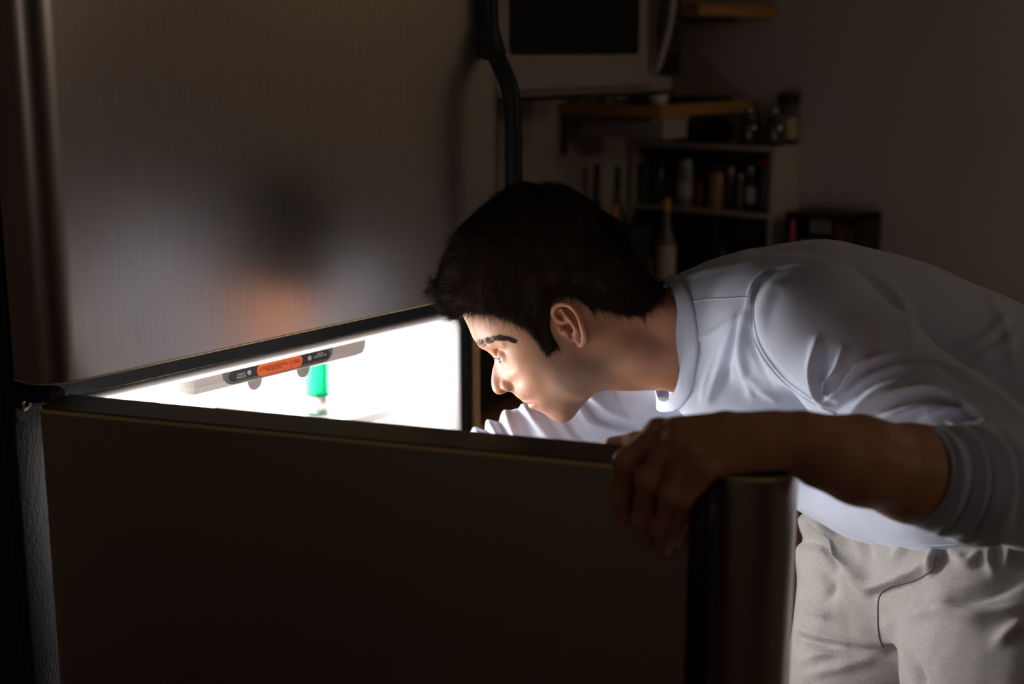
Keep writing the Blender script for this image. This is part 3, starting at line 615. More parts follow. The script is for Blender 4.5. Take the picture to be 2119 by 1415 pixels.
# eye sockets, balls and lids
GAZE = np.array([-.86, -.50, 0.]); EUP = np.array([-.50, .86, 0.]); EYE = []
for sgn in (1, -1):
    ec = H(503, 986, 28*sgn); EYE.append(ec)
    F.ell(ec + np.array([-.006, .001, 0]), (.0125, .0105, .0150), None, .006, 'cut')
    F.ell(ec, (.0127, .0127, .0127), None, .006)
    sl, g = F.sub(ec-.018, ec+.018)
    p = [g[i]-ec[i] for i in range(3)]
    xg = p[0]*GAZE[0]+p[1]*GAZE[1]+p[2]*(-.12*sgn); ug = p[0]*EUP[0]+p[1]*EUP[1]; sg = p[2]+0*xg
    el = np.arctan2(ug, np.maximum(xg, 1e-4)); az = np.abs(sg)/.0125
    rr = np.sqrt(p[0]**2+p[1]**2+p[2]**2)
    lim = np.maximum(1-az**2, -.2)
    dd = np.maximum(np.maximum(el-.20*lim, -.34*lim-el)*.012, -xg+.003); dd = np.maximum(dd, .0108-rr); dd = np.maximum(dd, rr-.0165)
    F.put(sl, dd.astype(np.float32), .0008, 'cut')
    # brow ridge and lower-lid pad
    F.chain([(H(368, 925, 9*sgn), .0035), (H(395, 918, 24*sgn), .0045), (H(430, 912, 36*sgn), .0040), (H(490, 920, 47*sgn), .003)], .008)
    # nostril wing and crease
    F.ell(H(506, 1140, 13.0*sgn), (.0092, .0088, .0062), None, .004)
    F.chain([(H(548, 1092, 19*sgn), .0012), (H(556, 1120, 22*sgn), .0018), (H(550, 1152, 19*sgn), .0014)], .003, 'cut')
    F.ell(H(488, 1176, 7.5*sgn), (.0048, .0028, .0030), None, .002, 'cut')
    # naso-labial fold and mouth corner
    # temple hollow, cheekbone, jaw muscle
    F.ell(H(905, 1080, 53*sgn), (.026, .024, .012), None, .030)
    # neck muscle
    F.chain([(H(1010, 900, 54*sgn), .012), (H(1180, 1000, 51*sgn), .012), (H(1400, 1110, 38*sgn), .012)], .03)
# lips
F.chain([(H(592, 1224, 0), .0026), (H(606, 1229, 10), .0027), (H(628, 1229, 17), .0022), (H(646, 1227, 23), .0012)], .003)
F.chain([(H(592, 1224, 0), .0026), (H(606, 1229, -10), .0027), (H(628, 1229, -17), .0022), (H(646, 1227, -23), .0012)], .003)
F.chain([(H(628, 1255, 0), .0030), (H(638, 1252, 9), .0028), (H(650, 1246, 16), .0020), (H(654, 1236, 23), .0014)], .003)
F.chain([(H(628, 1255, 0), .0030), (H(638, 1252, -9), .0028), (H(650, 1246, -16), .0020), (H(654, 1236, -23), .0014)], .003)
F.chain([(H(602, 1241, 0), .0004), (H(625, 1240, 14), .0004), (H(650, 1233, 24), .0002)], .0016, 'cut')
F.chain([(H(602, 1241, 0), .0004), (H(625, 1240, -14), .0004), (H(650, 1233, -24), .0002)], .0016, 'cut')
# ears
def EP(x, y, d, s=1):       # ear sculpting frame (ten units to a photo pixel)
    c = HC-(d*.001); uu = 1130+x/10.108; vv = 600+y/10.108
    q = Q(uu, vv, HC-.075); return np.array([q[0], q[1], HC-s*(d*.001)])
for s in (1, -1):
    E_ = lambda x, y, d: EP(x, y, d, s)
    back = [((430, 560, 71), .0040), ((560, 700, 77), .0042), ((680, 880, 80), .0042), ((760, 1050, 78), .0040), ((790, 1130, 74), .0040)]
    F.chain([(E_(*p), r) for p, r in back], .004)
    F.chain([(E_(330, 520, 70), .0034), (E_(480, 480, 76), .0034), (E_(620, 640, 81), .0034), (E_(720, 850, 83), .0034), (E_(770, 1030, 80), .0030)], .003)
    F.chain([(E_(600, 560, 70), .009), (E_(700, 900, 70), .008)], .006)
    for a, b in (((250, 480, 71), (600, 480, 76)), ((260, 600, 70), (560, 620, 74)), ((420, 760, 68), (720, 760, 78)), ((520, 900, 68), (790, 900, 79)), ((600, 1040, 70), (830, 1040, 78))):
        F.cone(E_(*a), E_(*b), .0028, .0030, .003)
    # bowl, triangular hollow, long groove
    F.ell(E_(535, 850, 79), (.0062, .0098, .0098), [[.94, .34, 0], [-.34, .94, 0], [0, 0, 1]], .002, 'cut')
    F.ell(E_(345, 545, 79), (.0058, .0062, .0070), None, .002, 'cut')
    F.chain([(E_(520, 480, 84), .0026), (E_(640, 620, 88), .0034), (E_(730, 830, 89), .0030), (E_(770, 960, 86), .0020)], .0018, 'cut')
    # rims
    hel = [((560, 700, 75), .0020), ((420, 715, 75), .0021), ((300, 675, 75), .0022), ((215, 570, 76), .0024), ((215, 460, 78), .0025), ((290, 375, 80), .0027), ((410, 345, 83), .0027), ((560, 385, 86), .0027),
           ((680, 495, 89), .0026), ((765, 660, 91), .0025), ((815, 830, 91), .0025), ((855, 990, 88), .0027), ((865, 1110, 84), .0034), ((820, 1175, 80), .0040), ((765, 1130, 78), .0034)]
    hp_ = catmull([h[0] for h in hel], 4); hr = np.interp(np.linspace(0, len(hel)-1, len(hp_)), range(len(hel)), [h[1] for h in hel])
    F.chain([(E_(*p), r) for p, r in zip(hp_, hr)], .0018)
    ant = [((430, 470, 79), .0020), ((480, 580, 82), .0022), ((560, 665, 84), .0022), ((640, 790, 86), .0022), ((700, 900, 86), .0022), ((675, 965, 83), .0030), ((690, 1050, 80), .0028), ((760, 1120, 79), .0028)]
    ap = catmull([h[0] for h in ant], 4); F.chain([(E_(*p), r) for p, r in zip(ap, np.interp(np.linspace(0, len(ant)-1, len(ap)), range(len(ant)), [h[1] for h in ant]))], .0018)
    F.chain([(E_(380, 840, 72), .0036), (E_(450, 920, 75), .0040), (E_(520, 975, 74), .0030)], .003)
    F.ell(E_(580, 990, 75), (.0022, .0050, .004), None, .0015, 'cut')
hv, hq = F.mesh(); hv = relax(hv, hq, 1, .4)
del F
def turn(v, ang=math.radians(3.5)):        # the face turns slightly away about the neck axis
    o = np.array([hx(900), hy(800), HC]); p = v-o; ax = np.array([.55, .83, 0]); ax = ax/np.linalg.norm(ax); c, s_ = math.cos(ang), math.sin(ang)
    k = np.clip((hx(1500)-v[..., 0:1])/(hx(1500)-hx(1150)), 0, 1)
    r = p*c + np.cross(ax, p)*s_ + ax*(p@ax)[..., None]*(1-c); return o + p*(1-k) + r*k
hzx = ((hv[:, 0]/HC*FPX+1059.5)-860)*2.62; hzy = ((707.5-hv[:, 1]/HC*FPX)-360)*2.62
def soft(sd, w): return np.clip(.5-sd/w, 0, 1)
beard = soft(polysd(hzx, hzy, [(700,985),(790,960),(850,940),(960,965),(1080,1000),(1040,1100),(1000,1165),(900,1280),(820,1360),(700,1330),(610,1275),(625,1245),(660,1228),(600,1215),(545,1195),(520,1170),(600,1180),(670,1215),(700,1180),(690,1050)]), 150)
lips = soft(polysd(hzx, hzy, [(575,1215),(600,1212),(640,1216),(672,1226),(662,1252),(640,1272),(618,1276),(590,1262)]), 10)*(np.abs(hv[:, 2]-HC) < .031)
ears = np.clip((np.abs(hv[:, 2]-HC)-.074)/.006, 0, 1)*((hzx > 730) & (hzx < 960)); nosem = soft(polysd(hzx, hzy, [(400,1020),(500,1020),(560,1120),(540,1180),(430,1210),(395,1150)]), 60)
hv = turn(hv); EYE = [turn(e[None])[0] for e in EYE]

# ------------------------------------------------------------------ skin material
def skin_material():
    m = bpy.data.materials.new('skin'); m.use_nodes = True; nt = m.node_tree; b = nt.nodes['Principled BSDF']
    def attr(n): a = nt.nodes.new('ShaderNodeAttribute'); a.attribute_name = n; return a.outputs['Fac']
    def mix(fac, c1, c2):
        x = nt.nodes.new('ShaderNodeMix'); x.data_type = 'RGBA'
        for s, v in ((0, fac), (6, c1), (7, c2)):
            if isinstance(v, tuple): x.inputs[s].default_value = (*v, 1)
            elif isinstance(v, (int, float)): x.inputs[s].default_value = v
            else: nt.links.new(v, x.inputs[s])
        return x.outputs[2]
    tc = nt.nodes.new('ShaderNodeTexCoord')
    def noi(s, d=3):
        n = nt.nodes.new('ShaderNodeTexNoise'); n.inputs['Scale'].default_value = s; n.inputs['Detail'].default_value = d; nt.links.new(tc.outputs['Object'], n.inputs['Vector']); return n.outputs[0]
    def mul(a, b_, k=1):
        x = nt.nodes.new('ShaderNodeMath'); x.operation = 'MULTIPLY'
        nt.links.new(a, x.inputs[0])
        if isinstance(b_, (int, float)): x.inputs[1].default_value = b_
        else: nt.links.new(b_, x.inputs[1])
        return x.outputs[0]
    def rng(a, lo, hi, o0=0, o1=1):
        r = nt.nodes.new('ShaderNodeMapRange'); nt.links.new(a, r.inputs[0])
        for i, v in ((1, lo), (2, hi), (3, o0), (4, o1)): r.inputs[i].default_value = v
        return r.outputs[0]
    base = mix(rng(noi(35), .35, .65), (.52, .255, .148), (.45, .208, .118))
    base = mix(mul(attr('nose'), .35), base, (.50, .19, .12)); base = mix(mul(attr('ear'), .45), base, (.52, .17, .10))
    base = mix(mul(attr('beard'), rng(noi(1500, 1), .36, .64, .48, .95)), base, (.15, .09, .065))
    base = mix(mul(attr('lips'), .45), base, (.46, .17, .13)); base = mix(mul(attr('nail'), .6), base, (.55, .33, .26))
    nt.links.new(base, b.inputs['Base Color']); b.inputs['Roughness'].default_value = .48; b.inputs['Specular IOR Level'].default_value = .38
    b.inputs['Subsurface Weight'].default_value = .22; b.inputs['Subsurface Radius'].default_value = (1, .30, .16); b.inputs['Subsurface Scale'].default_value = .006
    bp = nt.nodes.new('ShaderNodeBump'); bp.inputs['Strength'].default_value = .15; bp.inputs['Distance'].default_value = .0005
    nt.links.new(noi(700, 2), bp.inputs['Height']); nt.links.new(bp.outputs[0], b.inputs['Normal'])
    return m
SKINM = skin_material()
MO = world(Q(1960, 1200, 1.72)); MO[2] = 0.0
man = empty('person', MO, 'dark-haired man in pale blue sweatshirt and grey sweatpants bending into the open refrigerator', 'person')
BODY = []     # (verts, quads, attrs)
BODY.append((hv, hq, dict(beard=beard, lips=lips, ear=ears, nose=nosem, nail=np.zeros(len(hv)))))
# ------------------------------------------------------------------ hair
HAIRO = [(235,778),(180,772),(140,745),(105,700),(82,650),(76,600),(95,575),(128,545),(134,500),(152,450),(178,395),(205,345),(243,290),(285,240),(335,195),(398,145),(450,110),(510,76),(590,52),(650,47),(720,62),(800,66),(870,92),(950,140),(1050,212),(1112,292),(1180,428),(1248,520),(1318,596)]
HLINE = [(1330,620),(1310,690),(1265,745),(1205,782),(1130,790),(1050,762),(985,752),(925,742),(900,715),(850,690),(790,690),(752,715),(742,760),(738,830),(755,890),(785,945),(745,985),(708,992),(672,955),(640,905),(610,865),(560,835),(500,805),(440,788),(380,778),(320,760),(262,768)]
HB = [(700,500,84),(900,480,88),(1050,470,82),(500,480,79),(380,560,69),(1150,500,68),(850,220,68),(650,200,64),(450,300,58),(300,600,55),(250,650,47),(200,600,33),(200,700,38),(150,640,22),(130,690,16),(240,740,36),
      (1000,700,77),(850,640,82),(600,720,76),(700,800,74.5),(700,900,73),(740,930,73),(620,840,71.5),(520,800,67),(430,770,60),(340,750,50),(290,765,40),(1150,650,62),(1200,720,62),(1250,650,56),(1100,740,67),(980,730,72),(760,700,77)]
hair_w2 = rbf(HAIRO+[c[:2] for c in HB], [0]*len(HAIRO)+[c[2]**2 for c in HB], 2e-2)
HPOLY = HAIRO+HLINE
def hairclip(X, Y, w2):
    sk = np.maximum(skin_w2(X, Y), 0); return np.maximum(w2, np.where(sk > 0, (np.sqrt(sk)+3.0)**2, -1e9)*1e-6)
HF = plane_field(hair_w2, (20, 0), (1420, 1060), .0017, hairclip)
SK = plane_field(skin_w2, (20, 0), (1420, 1060), .0017)
HF.f = np.minimum(HF.f, SK.f-.0066); del SK
X, Y = HF.XY; sd = polysd(X, Y, HPOLY)*ZS
sd3 = sd.astype(np.float32)[:, :, None]; k = .007; f = HF.f
HF.f = np.maximum(f, sd3) + np.maximum(k-np.abs(f-sd3), 0)**2/(4*k)
gv, gq = HF.mesh(); gv = relax(gv, gq, 2); del HF
gN = vnormals(gv, gq)
def hz(v): return ((v[..., 0]/HC*FPX+1059.5)-860)*2.62, ((707.5-v[..., 1]/HC*FPX)-360)*2.62
# soft clumps in the mass
def lump(P, s): return np.array([mnoise.noise(Vector(p*s)) for p in P])
ctrl = gv*np.array([1, 1, 1]); 
gx_, gy_ = hz(gv); gsd = polysd(gx_, gy_, HPOLY); inner = np.clip(-gsd/90, 0, 1)
gd = lump(gv*np.array([1.6, .8, 1]), 55)*.0028*inner
gv0 = gv.copy(); gv = gv + gN*(gd-.0018-.0018*inner)[:, None]
HAIRM = mat('dark_brown_hair', (.027, .015, .009), .55, spec=.10)
def flow(x, y, d):
    """direction the hair lies in, in profile units"""
    cx, cy = x-1020, y-190; r = np.hypot(cx, cy)+1e-6
    rad = np.stack([cx/r, -cy/r], -1)                       # away from the crown
    down = np.array([.30, -.95])                            # the head's own downwards
    side = np.clip((y-350)/350, 0, 1)[..., None]*np.clip((np.abs(d)-.03)/.04, 0, 1)[..., None]
    o = rad*(1-side*.75)+down*side*.75
    front = np.clip((330-x)/160, 0, 1)[..., None]*np.clip((y-520)/80, 0, 1)[..., None]
    o = o*(1-front)+np.array([-.75, .15])*front
    nape = np.clip((x-1050)/150, 0, 1)[..., None]; o = o*(1-nape*.5)+np.array([.5, -.85])*nape*.5
    burn = np.clip((y-820)/60, 0, 1)[..., None]; o = o*(1-burn)+np.array([.45, -.9])*burn
    return o
def strands(rv, rn, rd, length, rad, lift, curl, seg=6, out_v=None, out_q=None, gravity=0.0):
    """thin tapered three-sided hairs"""
    n = len(rv); P = rv.copy(); D = rd/np.linalg.norm(rd, axis=1)[:, None]
    side = np.cross(D, rn); side /= np.linalg.norm(side, axis=1)[:, None]+1e-9
    wob = np.random.normal(0, 1, (n, 3))*curl; base = len(out_v) and sum(len(a) for a in out_v)
    vs = []
    for i in range(seg+1):
        t = i/seg; r = (rad*(1-t**1.5)+1e-5)
        r = np.asarray(r)
        if r.ndim == 0: r = np.full(n, float(r))
        for k_ in range(3):
            a = 2*PI*k_/3; vs.append(P + side*(r*math.cos(a))[:, None] + rn*(r*math.sin(a))[:, None])
        st = (length/seg)[:, None]
        d = D + rn*(lift*(1-t*1.3))[:, None] + wob*t; d /= np.linalg.norm(d, axis=1)[:, None]
        P = P + d*st
    V = np.stack(vs, 1).reshape(-1, 3); m = (seg+1)*3; o = base + (np.arange(n)*m)[:, None]; qs = []
    for i in range(seg):
        for k_ in range(3):
            a, b_ = i*3+k_, i*3+(k_+1) % 3; qs.append(np.concatenate([o+a, o+b_, o+b_+3, o+a+3], 1))
    out_v.append(V); out_q.append(np.concatenate(qs)); return
area_q = np.linalg.norm(np.cross(gv0[gq[:, 2]]-gv0[gq[:, 0]], gv0[gq[:, 3]]-gv0[gq[:, 1]]), axis=1)
fc = gv0[gq].mean(1); fn = gN[gq].mean(1); fn /= np.linalg.norm(fn, axis=1)[:, None]+1e-9
fx, fy = hz(fc)
fsd = polysd(fx, fy, HPOLY)
wgt = area_q*(1+2.2*(fsd > -80)+2.0*(fx < 330))*np.where(fc[:, 2] < HC+.02, 1, .5)
NS = 46000
pick = np.random.choice(len(fc), NS, p=wgt/wgt.sum())
rv = fc[pick] + np.random.normal(0, .0008, (NS, 3)); rn = fn[pick]
fl = flow(fx[pick], fy[pick], fc[pick][:, 2]-HC); cl = np.stack([lump(rv, 70), lump(rv+5, 70)], 1)*.55
dd = np.concatenate([fl+cl, np.random.normal(0, .16, (NS, 1))], 1)
dd -= rn*(dd*rn).sum(1)[:, None]
edge = np.clip(1+fsd[pick]/90, 0, 1)
short = np.clip((fy[pick]-650)/250, 0, 1)
L = (.024-.008*short)*np.random.uniform(.6, 1.25, NS); L *= np.where((fsd[pick] > -45) & (np.random.rand(NS) < .35), 1.5, 1); L *= (1-.40*edge*(fy[pick] > 500)*(fx[pick] > 330)); L *= np.where(fx[pick] < 250, .85, 1)
lft = np.where(fy[pick] > 600, .10, .14)*np.random.uniform(.2, 1.3, NS)
OV, OQ = [], []
strands(rv-rn*.0024, rn, dd, L, .00018, lft*np.where(fx[pick] < 300, 1.8, 1), np.where(fx[pick] < 330, .42, .15)[:, None], 6, OV, OQ)
hvv = turn(np.concatenate([gv]+OV)); gqq = np.concatenate([gq]+[q+len(gv) for q in OQ])
hair = qmesh('hair', hvv, gqq, HAIRM, man, MO)
print('hair verts', len(hvv))
# ------------------------------------------------------------------ arms and hands
def doorc(u, v, off=0.0):
    """distance along the view of the open door's outer face (off = metres in front of it)"""
    n = np.array([-math.sin(math.radians(71.4)), -math.cos(math.radians(71.4)), 0]); p0 = np.array([.82, 1.27, 0])+n*off
    r = np.array([(u-1059.5)/FPX, (707.5-v)/FPX, 1.])@AX
    return float((p0-CAMN)@n/(r@n))
def J(u, v, off): return Q(u, v, doorc(u, v, off))
AF = Field(Q(1225, 1185, 1.10)*[1, 1, 0]+[-.02, -.02, 1.06], Q(2180, 800, 1.3)*[1, 1, 0]+[.03, .03, 1.46], .0015)
wr = Q(1652, 910, 1.235)
AF.chain([(Q(2160, 1010, 1.385), .052), (Q(1890, 980, 1.287), .0430), (Q(1780, 953, 1.260), .0375), (Q(1700, 933, 1.243), .0292), (wr, .0212), (Q(1590, 910, 1.235), .0215)], .02)
AF.chain([(Q(1760, 930, 1.275), .029), (Q(1650, 915, 1.262), .0195), (Q(1580, 915, 1.258), .018)], .015)
mcp = {'index': J(1362, 893, .006), 'middle': J(1400, 910, .018), 'ring': J(1428, 940, .026), 'pinky': J(1462, 968, .030)}
for kx, r0, r1 in (('index', .0195, .0122), ('middle', .0200, .0125), ('ring', .0185, .0120), ('pinky', .0150, .0105)):
    a = wr + (mcp[kx]-wr)*.18 + np.array([0, 0, .002]); AF.cone(a, mcp[kx], r0, r1, .012)
AF.ell(Q(1500, 915, 1.232), (.050, .021, .024), None, .014)
AF.chain([(Q(1400, 872, 1.226), .0045), (Q(1500, 868, 1.226), .005), (Q(1600, 866, 1.228), .005)], .01)
fing = {'index': [(mcp['index'], .0118), (J(1295, 955, .024), .0104), (J(1284, 1028, .0165), .0092), (J(1291, 1070, .0115), .0078)],
        'middle': [(mcp['middle'], .0122), (J(1341, 990, .031), .0110), (J(1330, 1072, .0205), .0097), (J(1336, 1118, .0125), .0082)],
        'ring': [(mcp['ring'], .0118), (J(1389, 1025, .032), .0106), (J(1373, 1098, .0205), .0093), (J(1374, 1138, .0130), .0080)],
        'pinky': [(mcp['pinky'], .0102), (J(1420, 1034, .031), .0092), (J(1402, 1086, .0200), .0080), (J(1396, 1120, .0125), .0070)]}
th = [(Q(1590, 920, 1.262), .0170), (Q(1470, 905, 1.292), .0165), (Q(1385, 912, 1.318), .0128), (Q(1318, 918, 1.345), .0112), (Q(1268, 924, 1.358), .0100)]
AFf = AF.f
NAIL = []
for kx, ch in fing.items():
    # each finger is its own surface, joined only at the knuckle, so neighbours stay apart
    G = Field.__new__(Field); G.lo, G.h, G.n = AF.lo, AF.h, AF.n; G.f = np.full(AF.n, 9., np.float32)
    G.chain(ch, .006)
    G.ell(ch[1][0]+np.array([0, 0, -.0006]), (ch[1][1]*1.03,)*3, None, .004)     # knuckle
    t = ch[-1][0]; d_ = t-ch[-2][0]; d_ /= np.linalg.norm(d_)
    w0 = np.float32(.006)
    sl, g = AF.sub(np.minimum.reduce([c_[0] for c_ in ch])-.03, np.maximum.reduce([c_[0] for c_ in ch])+.03)
    dist = np.sqrt(sum((g[i]-np.float32(ch[0][0][i]))**2 for i in range(3)))
    kk = np.clip(.010*(1-dist/.030), .0016, .010); A_ = AF.f[sl]; B_ = G.f[sl]
    AF.f[sl] = np.minimum(A_, B_) - np.maximum(kk-np.abs(A_-B_), 0)**2/(4*kk)
    NAIL.append((t + d_*.002, d_, ch[-1][1]))
AF.chain(th, .006)
AF.ell(Q(1385, 880, 1.232), (.0065, .006, .0065), None, .006)       # raised knuckle of the pointing finger
for a, b in ((mcp['index'], (1560, 895)), (mcp['middle'], (1570, 905)), (mcp['ring'], (1575, 925))):   # tendons
    AF.cone(a+np.array([0, .003, -.012]), Q(b[0], b[1], 1.214), .0030, .0020, .006)
av, aq = AF.mesh(); av = relax(av, aq, 2, .4); del AF
nail = np.zeros(len(av))
for t, d_, r_ in NAIL:
    p = av-t; al = p@d_; nail = np.maximum(nail, ((np.abs(al) < .006) & (np.linalg.norm(p-al[:, None]*d_, axis=1) < r_*1.1) & (p[:, 2] < -r_*.55)).astype(float))
z0 = lambda n: np.zeros(n)
BODY.append((av, aq, dict(beard=z0(len(av)), lips=z0(len(av)), ear=z0(len(av)), nose=z0(len(av)), nail=nail)))
# far arm reaching into the refrigerator, with its hand
BF = Field((-.24, -.33, 1.70), (.16, -.05, 2.12), .0026)
w2_ = Q(800, 1010, 1.965)
BF.chain([(Q(1130, 930, 1.87), .040), (Q(960, 960, 1.89), .032), (w2_, .024)], .01)
fw = world(w2_); rdir = local(fw+np.array([-.25, .93, -.1]))-w2_; rdir /= np.linalg.norm(rdir); sd_ = np.cross(rdir, [0, 1., 0]); sd_ /= np.linalg.norm(sd_); upv = np.cross(sd_, rdir); upv = upv if upv[1] > 0 else -upv
BF.chain([(w2_, .023), (w2_+rdir*.05, .021), (w2_+rdir*.085, .018)], .01)
BF.ell(w2_+rdir*.055, (.032, .016, .042), None, .012)
for i, (o, L_) in enumerate(((-.030, .030), (-.010, .036), (.010, .034), (.028, .026))):
    a = w2_+rdir*.09+sd_*o; b = a+rdir*L_-upv*.006; c_ = b+rdir*L_*.6-upv*.018; d_ = c_+rdir*L_*.25-upv*.020
    BF.chain([(w2_+rdir*.06+sd_*o*.8, .012), (a, .0105), (b, .0095), (c_, .0085), (d_, .0075)], .002)
BF.chain([(w2_+rdir*.02-sd_*.02, .014), (w2_+rdir*.05-sd_*.050, .011), (w2_+rdir*.085-sd_*.058-upv*.01, .009)], .006)
bv, bq = BF.mesh(); bv = relax(bv, bq, 1); del BF
BODY.append((bv, bq, {k_: z0(len(bv)) for k_ in ('beard', 'lips', 'ear', 'nose', 'nail')}))
# shins and feet, below the frame
LF = Field((.10, -1.62, 1.30), (.62, -.60, 2.20), .008)
FT = [(world(Q(2120, 1560, 1.60)), .0), (world(Q(1790, 1560, 1.86)), .0)]
for (wq, _), sx in zip(FT, (1, -1)):
    k_ = wq.copy(); an = np.array([k_[0]-.02, k_[1]-.08, .09]); toe = np.array([an[0]-.03, an[1]+.17, .028]); heel = np.array([an[0]+.01, an[1]-.035, .038])
    LF.chain([(local(k_), .055), (local(np.array([k_[0], k_[1]-.05, .32])), .052), (local(an), .036)], .02)
    LF.chain([(local(heel), .036), (local(np.array([an[0]-.01, an[1]+.05, .045])), .040), (local(toe), .027)], .02)
    for j in range(5):
        tp = toe+np.array([-.034+.017*j, .020-.006*abs(j-1), -.010]); LF.cone(local(toe+np.array([-.028+.014*j, -.01, -.004])), local(tp), .012, .0105, .002)
lv, lq = LF.mesh(); lv = relax(lv, lq, 1); del LF
BODY.append((lv, lq, {k_: z0(len(lv)) for k_ in ('beard', 'lips', 'ear', 'nose', 'nail')}))
# trunk under the clothes joins them
TF = Field((.05, -.42, 1.30), (.95, .14, 2.05), .010)
TF.chain([(Q(1420, 700, 1.73), .058), (Q(1560, 750, 1.73), .07)], .02)
TF.chain([(Q(1600, 760, 1.75), .080), (Q(1850, 880, 1.74), .085), (Q(2050, 1080, 1.72), .085)], .03)
TF.chain([(Q(1560, 740, 1.73), .05), (Q(1690, 690, 1.55), .045), (Q(1900, 865, 1.455), .04), (Q(2110, 1000, 1.375), .038), (Q(1950, 988, 1.298), .034)], .02)
tv, tq = TF.mesh(); del TF
BODY.append((tv, tq, {k_: z0(len(tv)) for k_ in ('beard', 'lips', 'ear', 'nose', 'nail')}))
off = 0; VV, QQ, AT = [], [], {k_: [] for k_ in ('beard', 'lips', 'ear', 'nose', 'nail')}
for v_, q_, a_ in BODY:
    VV.append(v_); QQ.append(q_+off); off += len(v_)
    for k_ in AT: AT[k_].append(a_[k_])
VV = np.concatenate(VV); QQ = np.concatenate(QQ); AT = {k_: np.concatenate(v_) for k_, v_ in AT.items()}
body = qmesh('body', VV, QQ, SKINM, man, MO, AT)
print('body verts', len(VV))

# ------------------------------------------------------------------ brows, lashes, eyes
from mathutils.bvhtree import BVHTree
hbvh = BVHTree.FromPolygons([tuple(p) for p in hv], [tuple(q) for q in hq])
def hit(u, v, bv=None):
    d = Vector(Q(u, v, 1.)).normalized(); r = (bv or hbvh).ray_cast(Vector((0, 0, 0)), d)
    return (np.array(r[0]), np.array(r[1])) if r[0] else (None, None)
OV, OQ = [], []
rv, rn, rd, L = [], [], [], []
bl = catmull([(984, 716), (996, 713), (1010, 706), (1026, 701), (1044, 702), (1062, 708)], 12)
for i in range(1300):
    t = random.random()**.85; p = bl[int(t*(len(bl)-1))]; wd = 9*(1-.68*t)
    u, v = p[0]+random.gauss(0, 1.5), p[1]+random.uniform(-wd, wd)
    h_, n_ = hit(u, v)
    if h_ is None or h_[2] > HC+.02: continue
    n_ = n_ if n_[2] < 0 else -n_
    rv.append(h_-n_*.0003); rn.append(n_); dr_ = np.array([.9-.5*(1-t), .20+.8*(1-t)*.6, -.3])+np.random.normal(0, .12, 3); rd.append(dr_-n_*(dr_@n_)); L.append(random.uniform(.005, .009))
strands(np.array(rv), np.array(rn), np.array(rd), np.array(L), .00017, np.full(len(L), .12), .05, 4, OV, OQ)
rv, rn, rd, L = [], [], [], []
for i in range(260):     # the far brow, on the other side of the nose
    t = random.random(); q_ = turn(H(372+60*t, 915-8*t, -(12+34*t))[None])[0]; r_ = hbvh.find_nearest(Vector(q_)); h_, n_ = np.array(r_[0]), np.array(r_[1])
    if n_@(h_-np.array([hx(700), hy(800), HC])) < 0: n_ = -n_
    rv.append(h_+np.random.normal(0, .0012, 3)); rn.append(n_); dr_ = np.array([.3, .4, .8])+np.random.normal(0, .15, 3); rd.append(dr_-n_*(dr_@n_)); L.append(.007)
strands(np.array(rv), np.array(rn), np.array(rd), np.array(L), .00013, np.full(len(L), .15), .05, 4, OV, OQ)
qmesh('eyebrow', np.concatenate(OV), np.concatenate(OQ), HAIRM, man, MO)
OV, OQ = [], []
eyew = mat('eye_white', (.62, .56, .54), .15, coat=.5); iris = mat('dark_iris', (.05, .025, .012), .15, coat=1)
for ec, s in zip(EYE, (1, -1)):
    g_ = GAZE/np.linalg.norm(GAZE); zc = Vector(world(ec+g_)-world(ec)); bm = bmesh.new()
    bmesh.ops.create_uvsphere(bm, u_segments=28, v_segments=18, radius=.0119)
    rot = zc.to_track_quat('Z', 'Y').to_matrix().to_4x4()
    bmesh.ops.transform(bm, matrix=Matrix.Translation(Vector(world(ec)-MO)) @ rot, verts=bm.verts); e = ob('eye', bm, eyew, man, True)
    bm = lathe(bmesh.new(), [(0, .01290), (.0022, .01285), (.0045, .0122), (.0058, .0112), (.0060, .0100)], n=24)
    bmesh.ops.transform(bm, matrix=Matrix.Translation(Vector(world(ec)-MO)) @ rot, verts=bm.verts); ob('iris', bm, iris, e, True)
    rv, rn, rd, L = [], [], [], []
    for i in range(46):
        a = (-.95+1.9*i/45); el = .20*(1-a*a)+.05; az = a*.95
        side_ = np.array([0, 0, -1.]); dr_ = g_*math.cos(az)*math.cos(el)+EUP*math.sin(el)+side_*s*math.sin(az)
        rv.append(ec+dr_*.0136); rn.append(EUP.copy()); rd.append(dr_*.9-EUP*.1+np.random.normal(0, .08, 3)); L.append(random.uniform(.005, .008))
    strands(np.array(rv), np.array(rn), np.array(rd), np.array(L), .00007, np.full(len(L), .5), .03, 4, OV, OQ)
qmesh('eyelashes', np.concatenate(OV), np.concatenate(OQ), HAIRM, man, MO)

# ------------------------------------------------------------------ sweatshirt
SF = Field((-.11, -.34, 1.17), (.90, .145, 2.02), .0027)
SF.chain([(Q(1452, 698, 1.73), .0800), (Q(1560, 688, 1.72), .0930), (Q(1700, 692, 1.70), .104), (Q(1850, 742, 1.70), .111), (Q(2000, 822, 1.70), .118), (Q(2130, 910, 1.70), .124), (Q(2210, 985, 1.70), .108)], .05)
SF.chain([(Q(1470, 735, 1.82), .068), (Q(1640, 745, 1.88), .095), (Q(1850, 800, 1.86), .11), (Q(2100, 940, 1.84), .12)], .05)
SF.chain([(Q(1500, 760, 1.72), .060), (Q(1600, 820, 1.74), .092), (Q(1700, 862, 1.76), .106), (Q(1850, 935, 1.76), .112), (Q(1985, 985, 1.74), .102), (Q(2140, 990, 1.72), .10)], .05)
SF.chain([(Q(1530, 650, 1.66), .060), (Q(1610, 660, 1.60), .068), (Q(1690, 672, 1.54), .070)], .04)
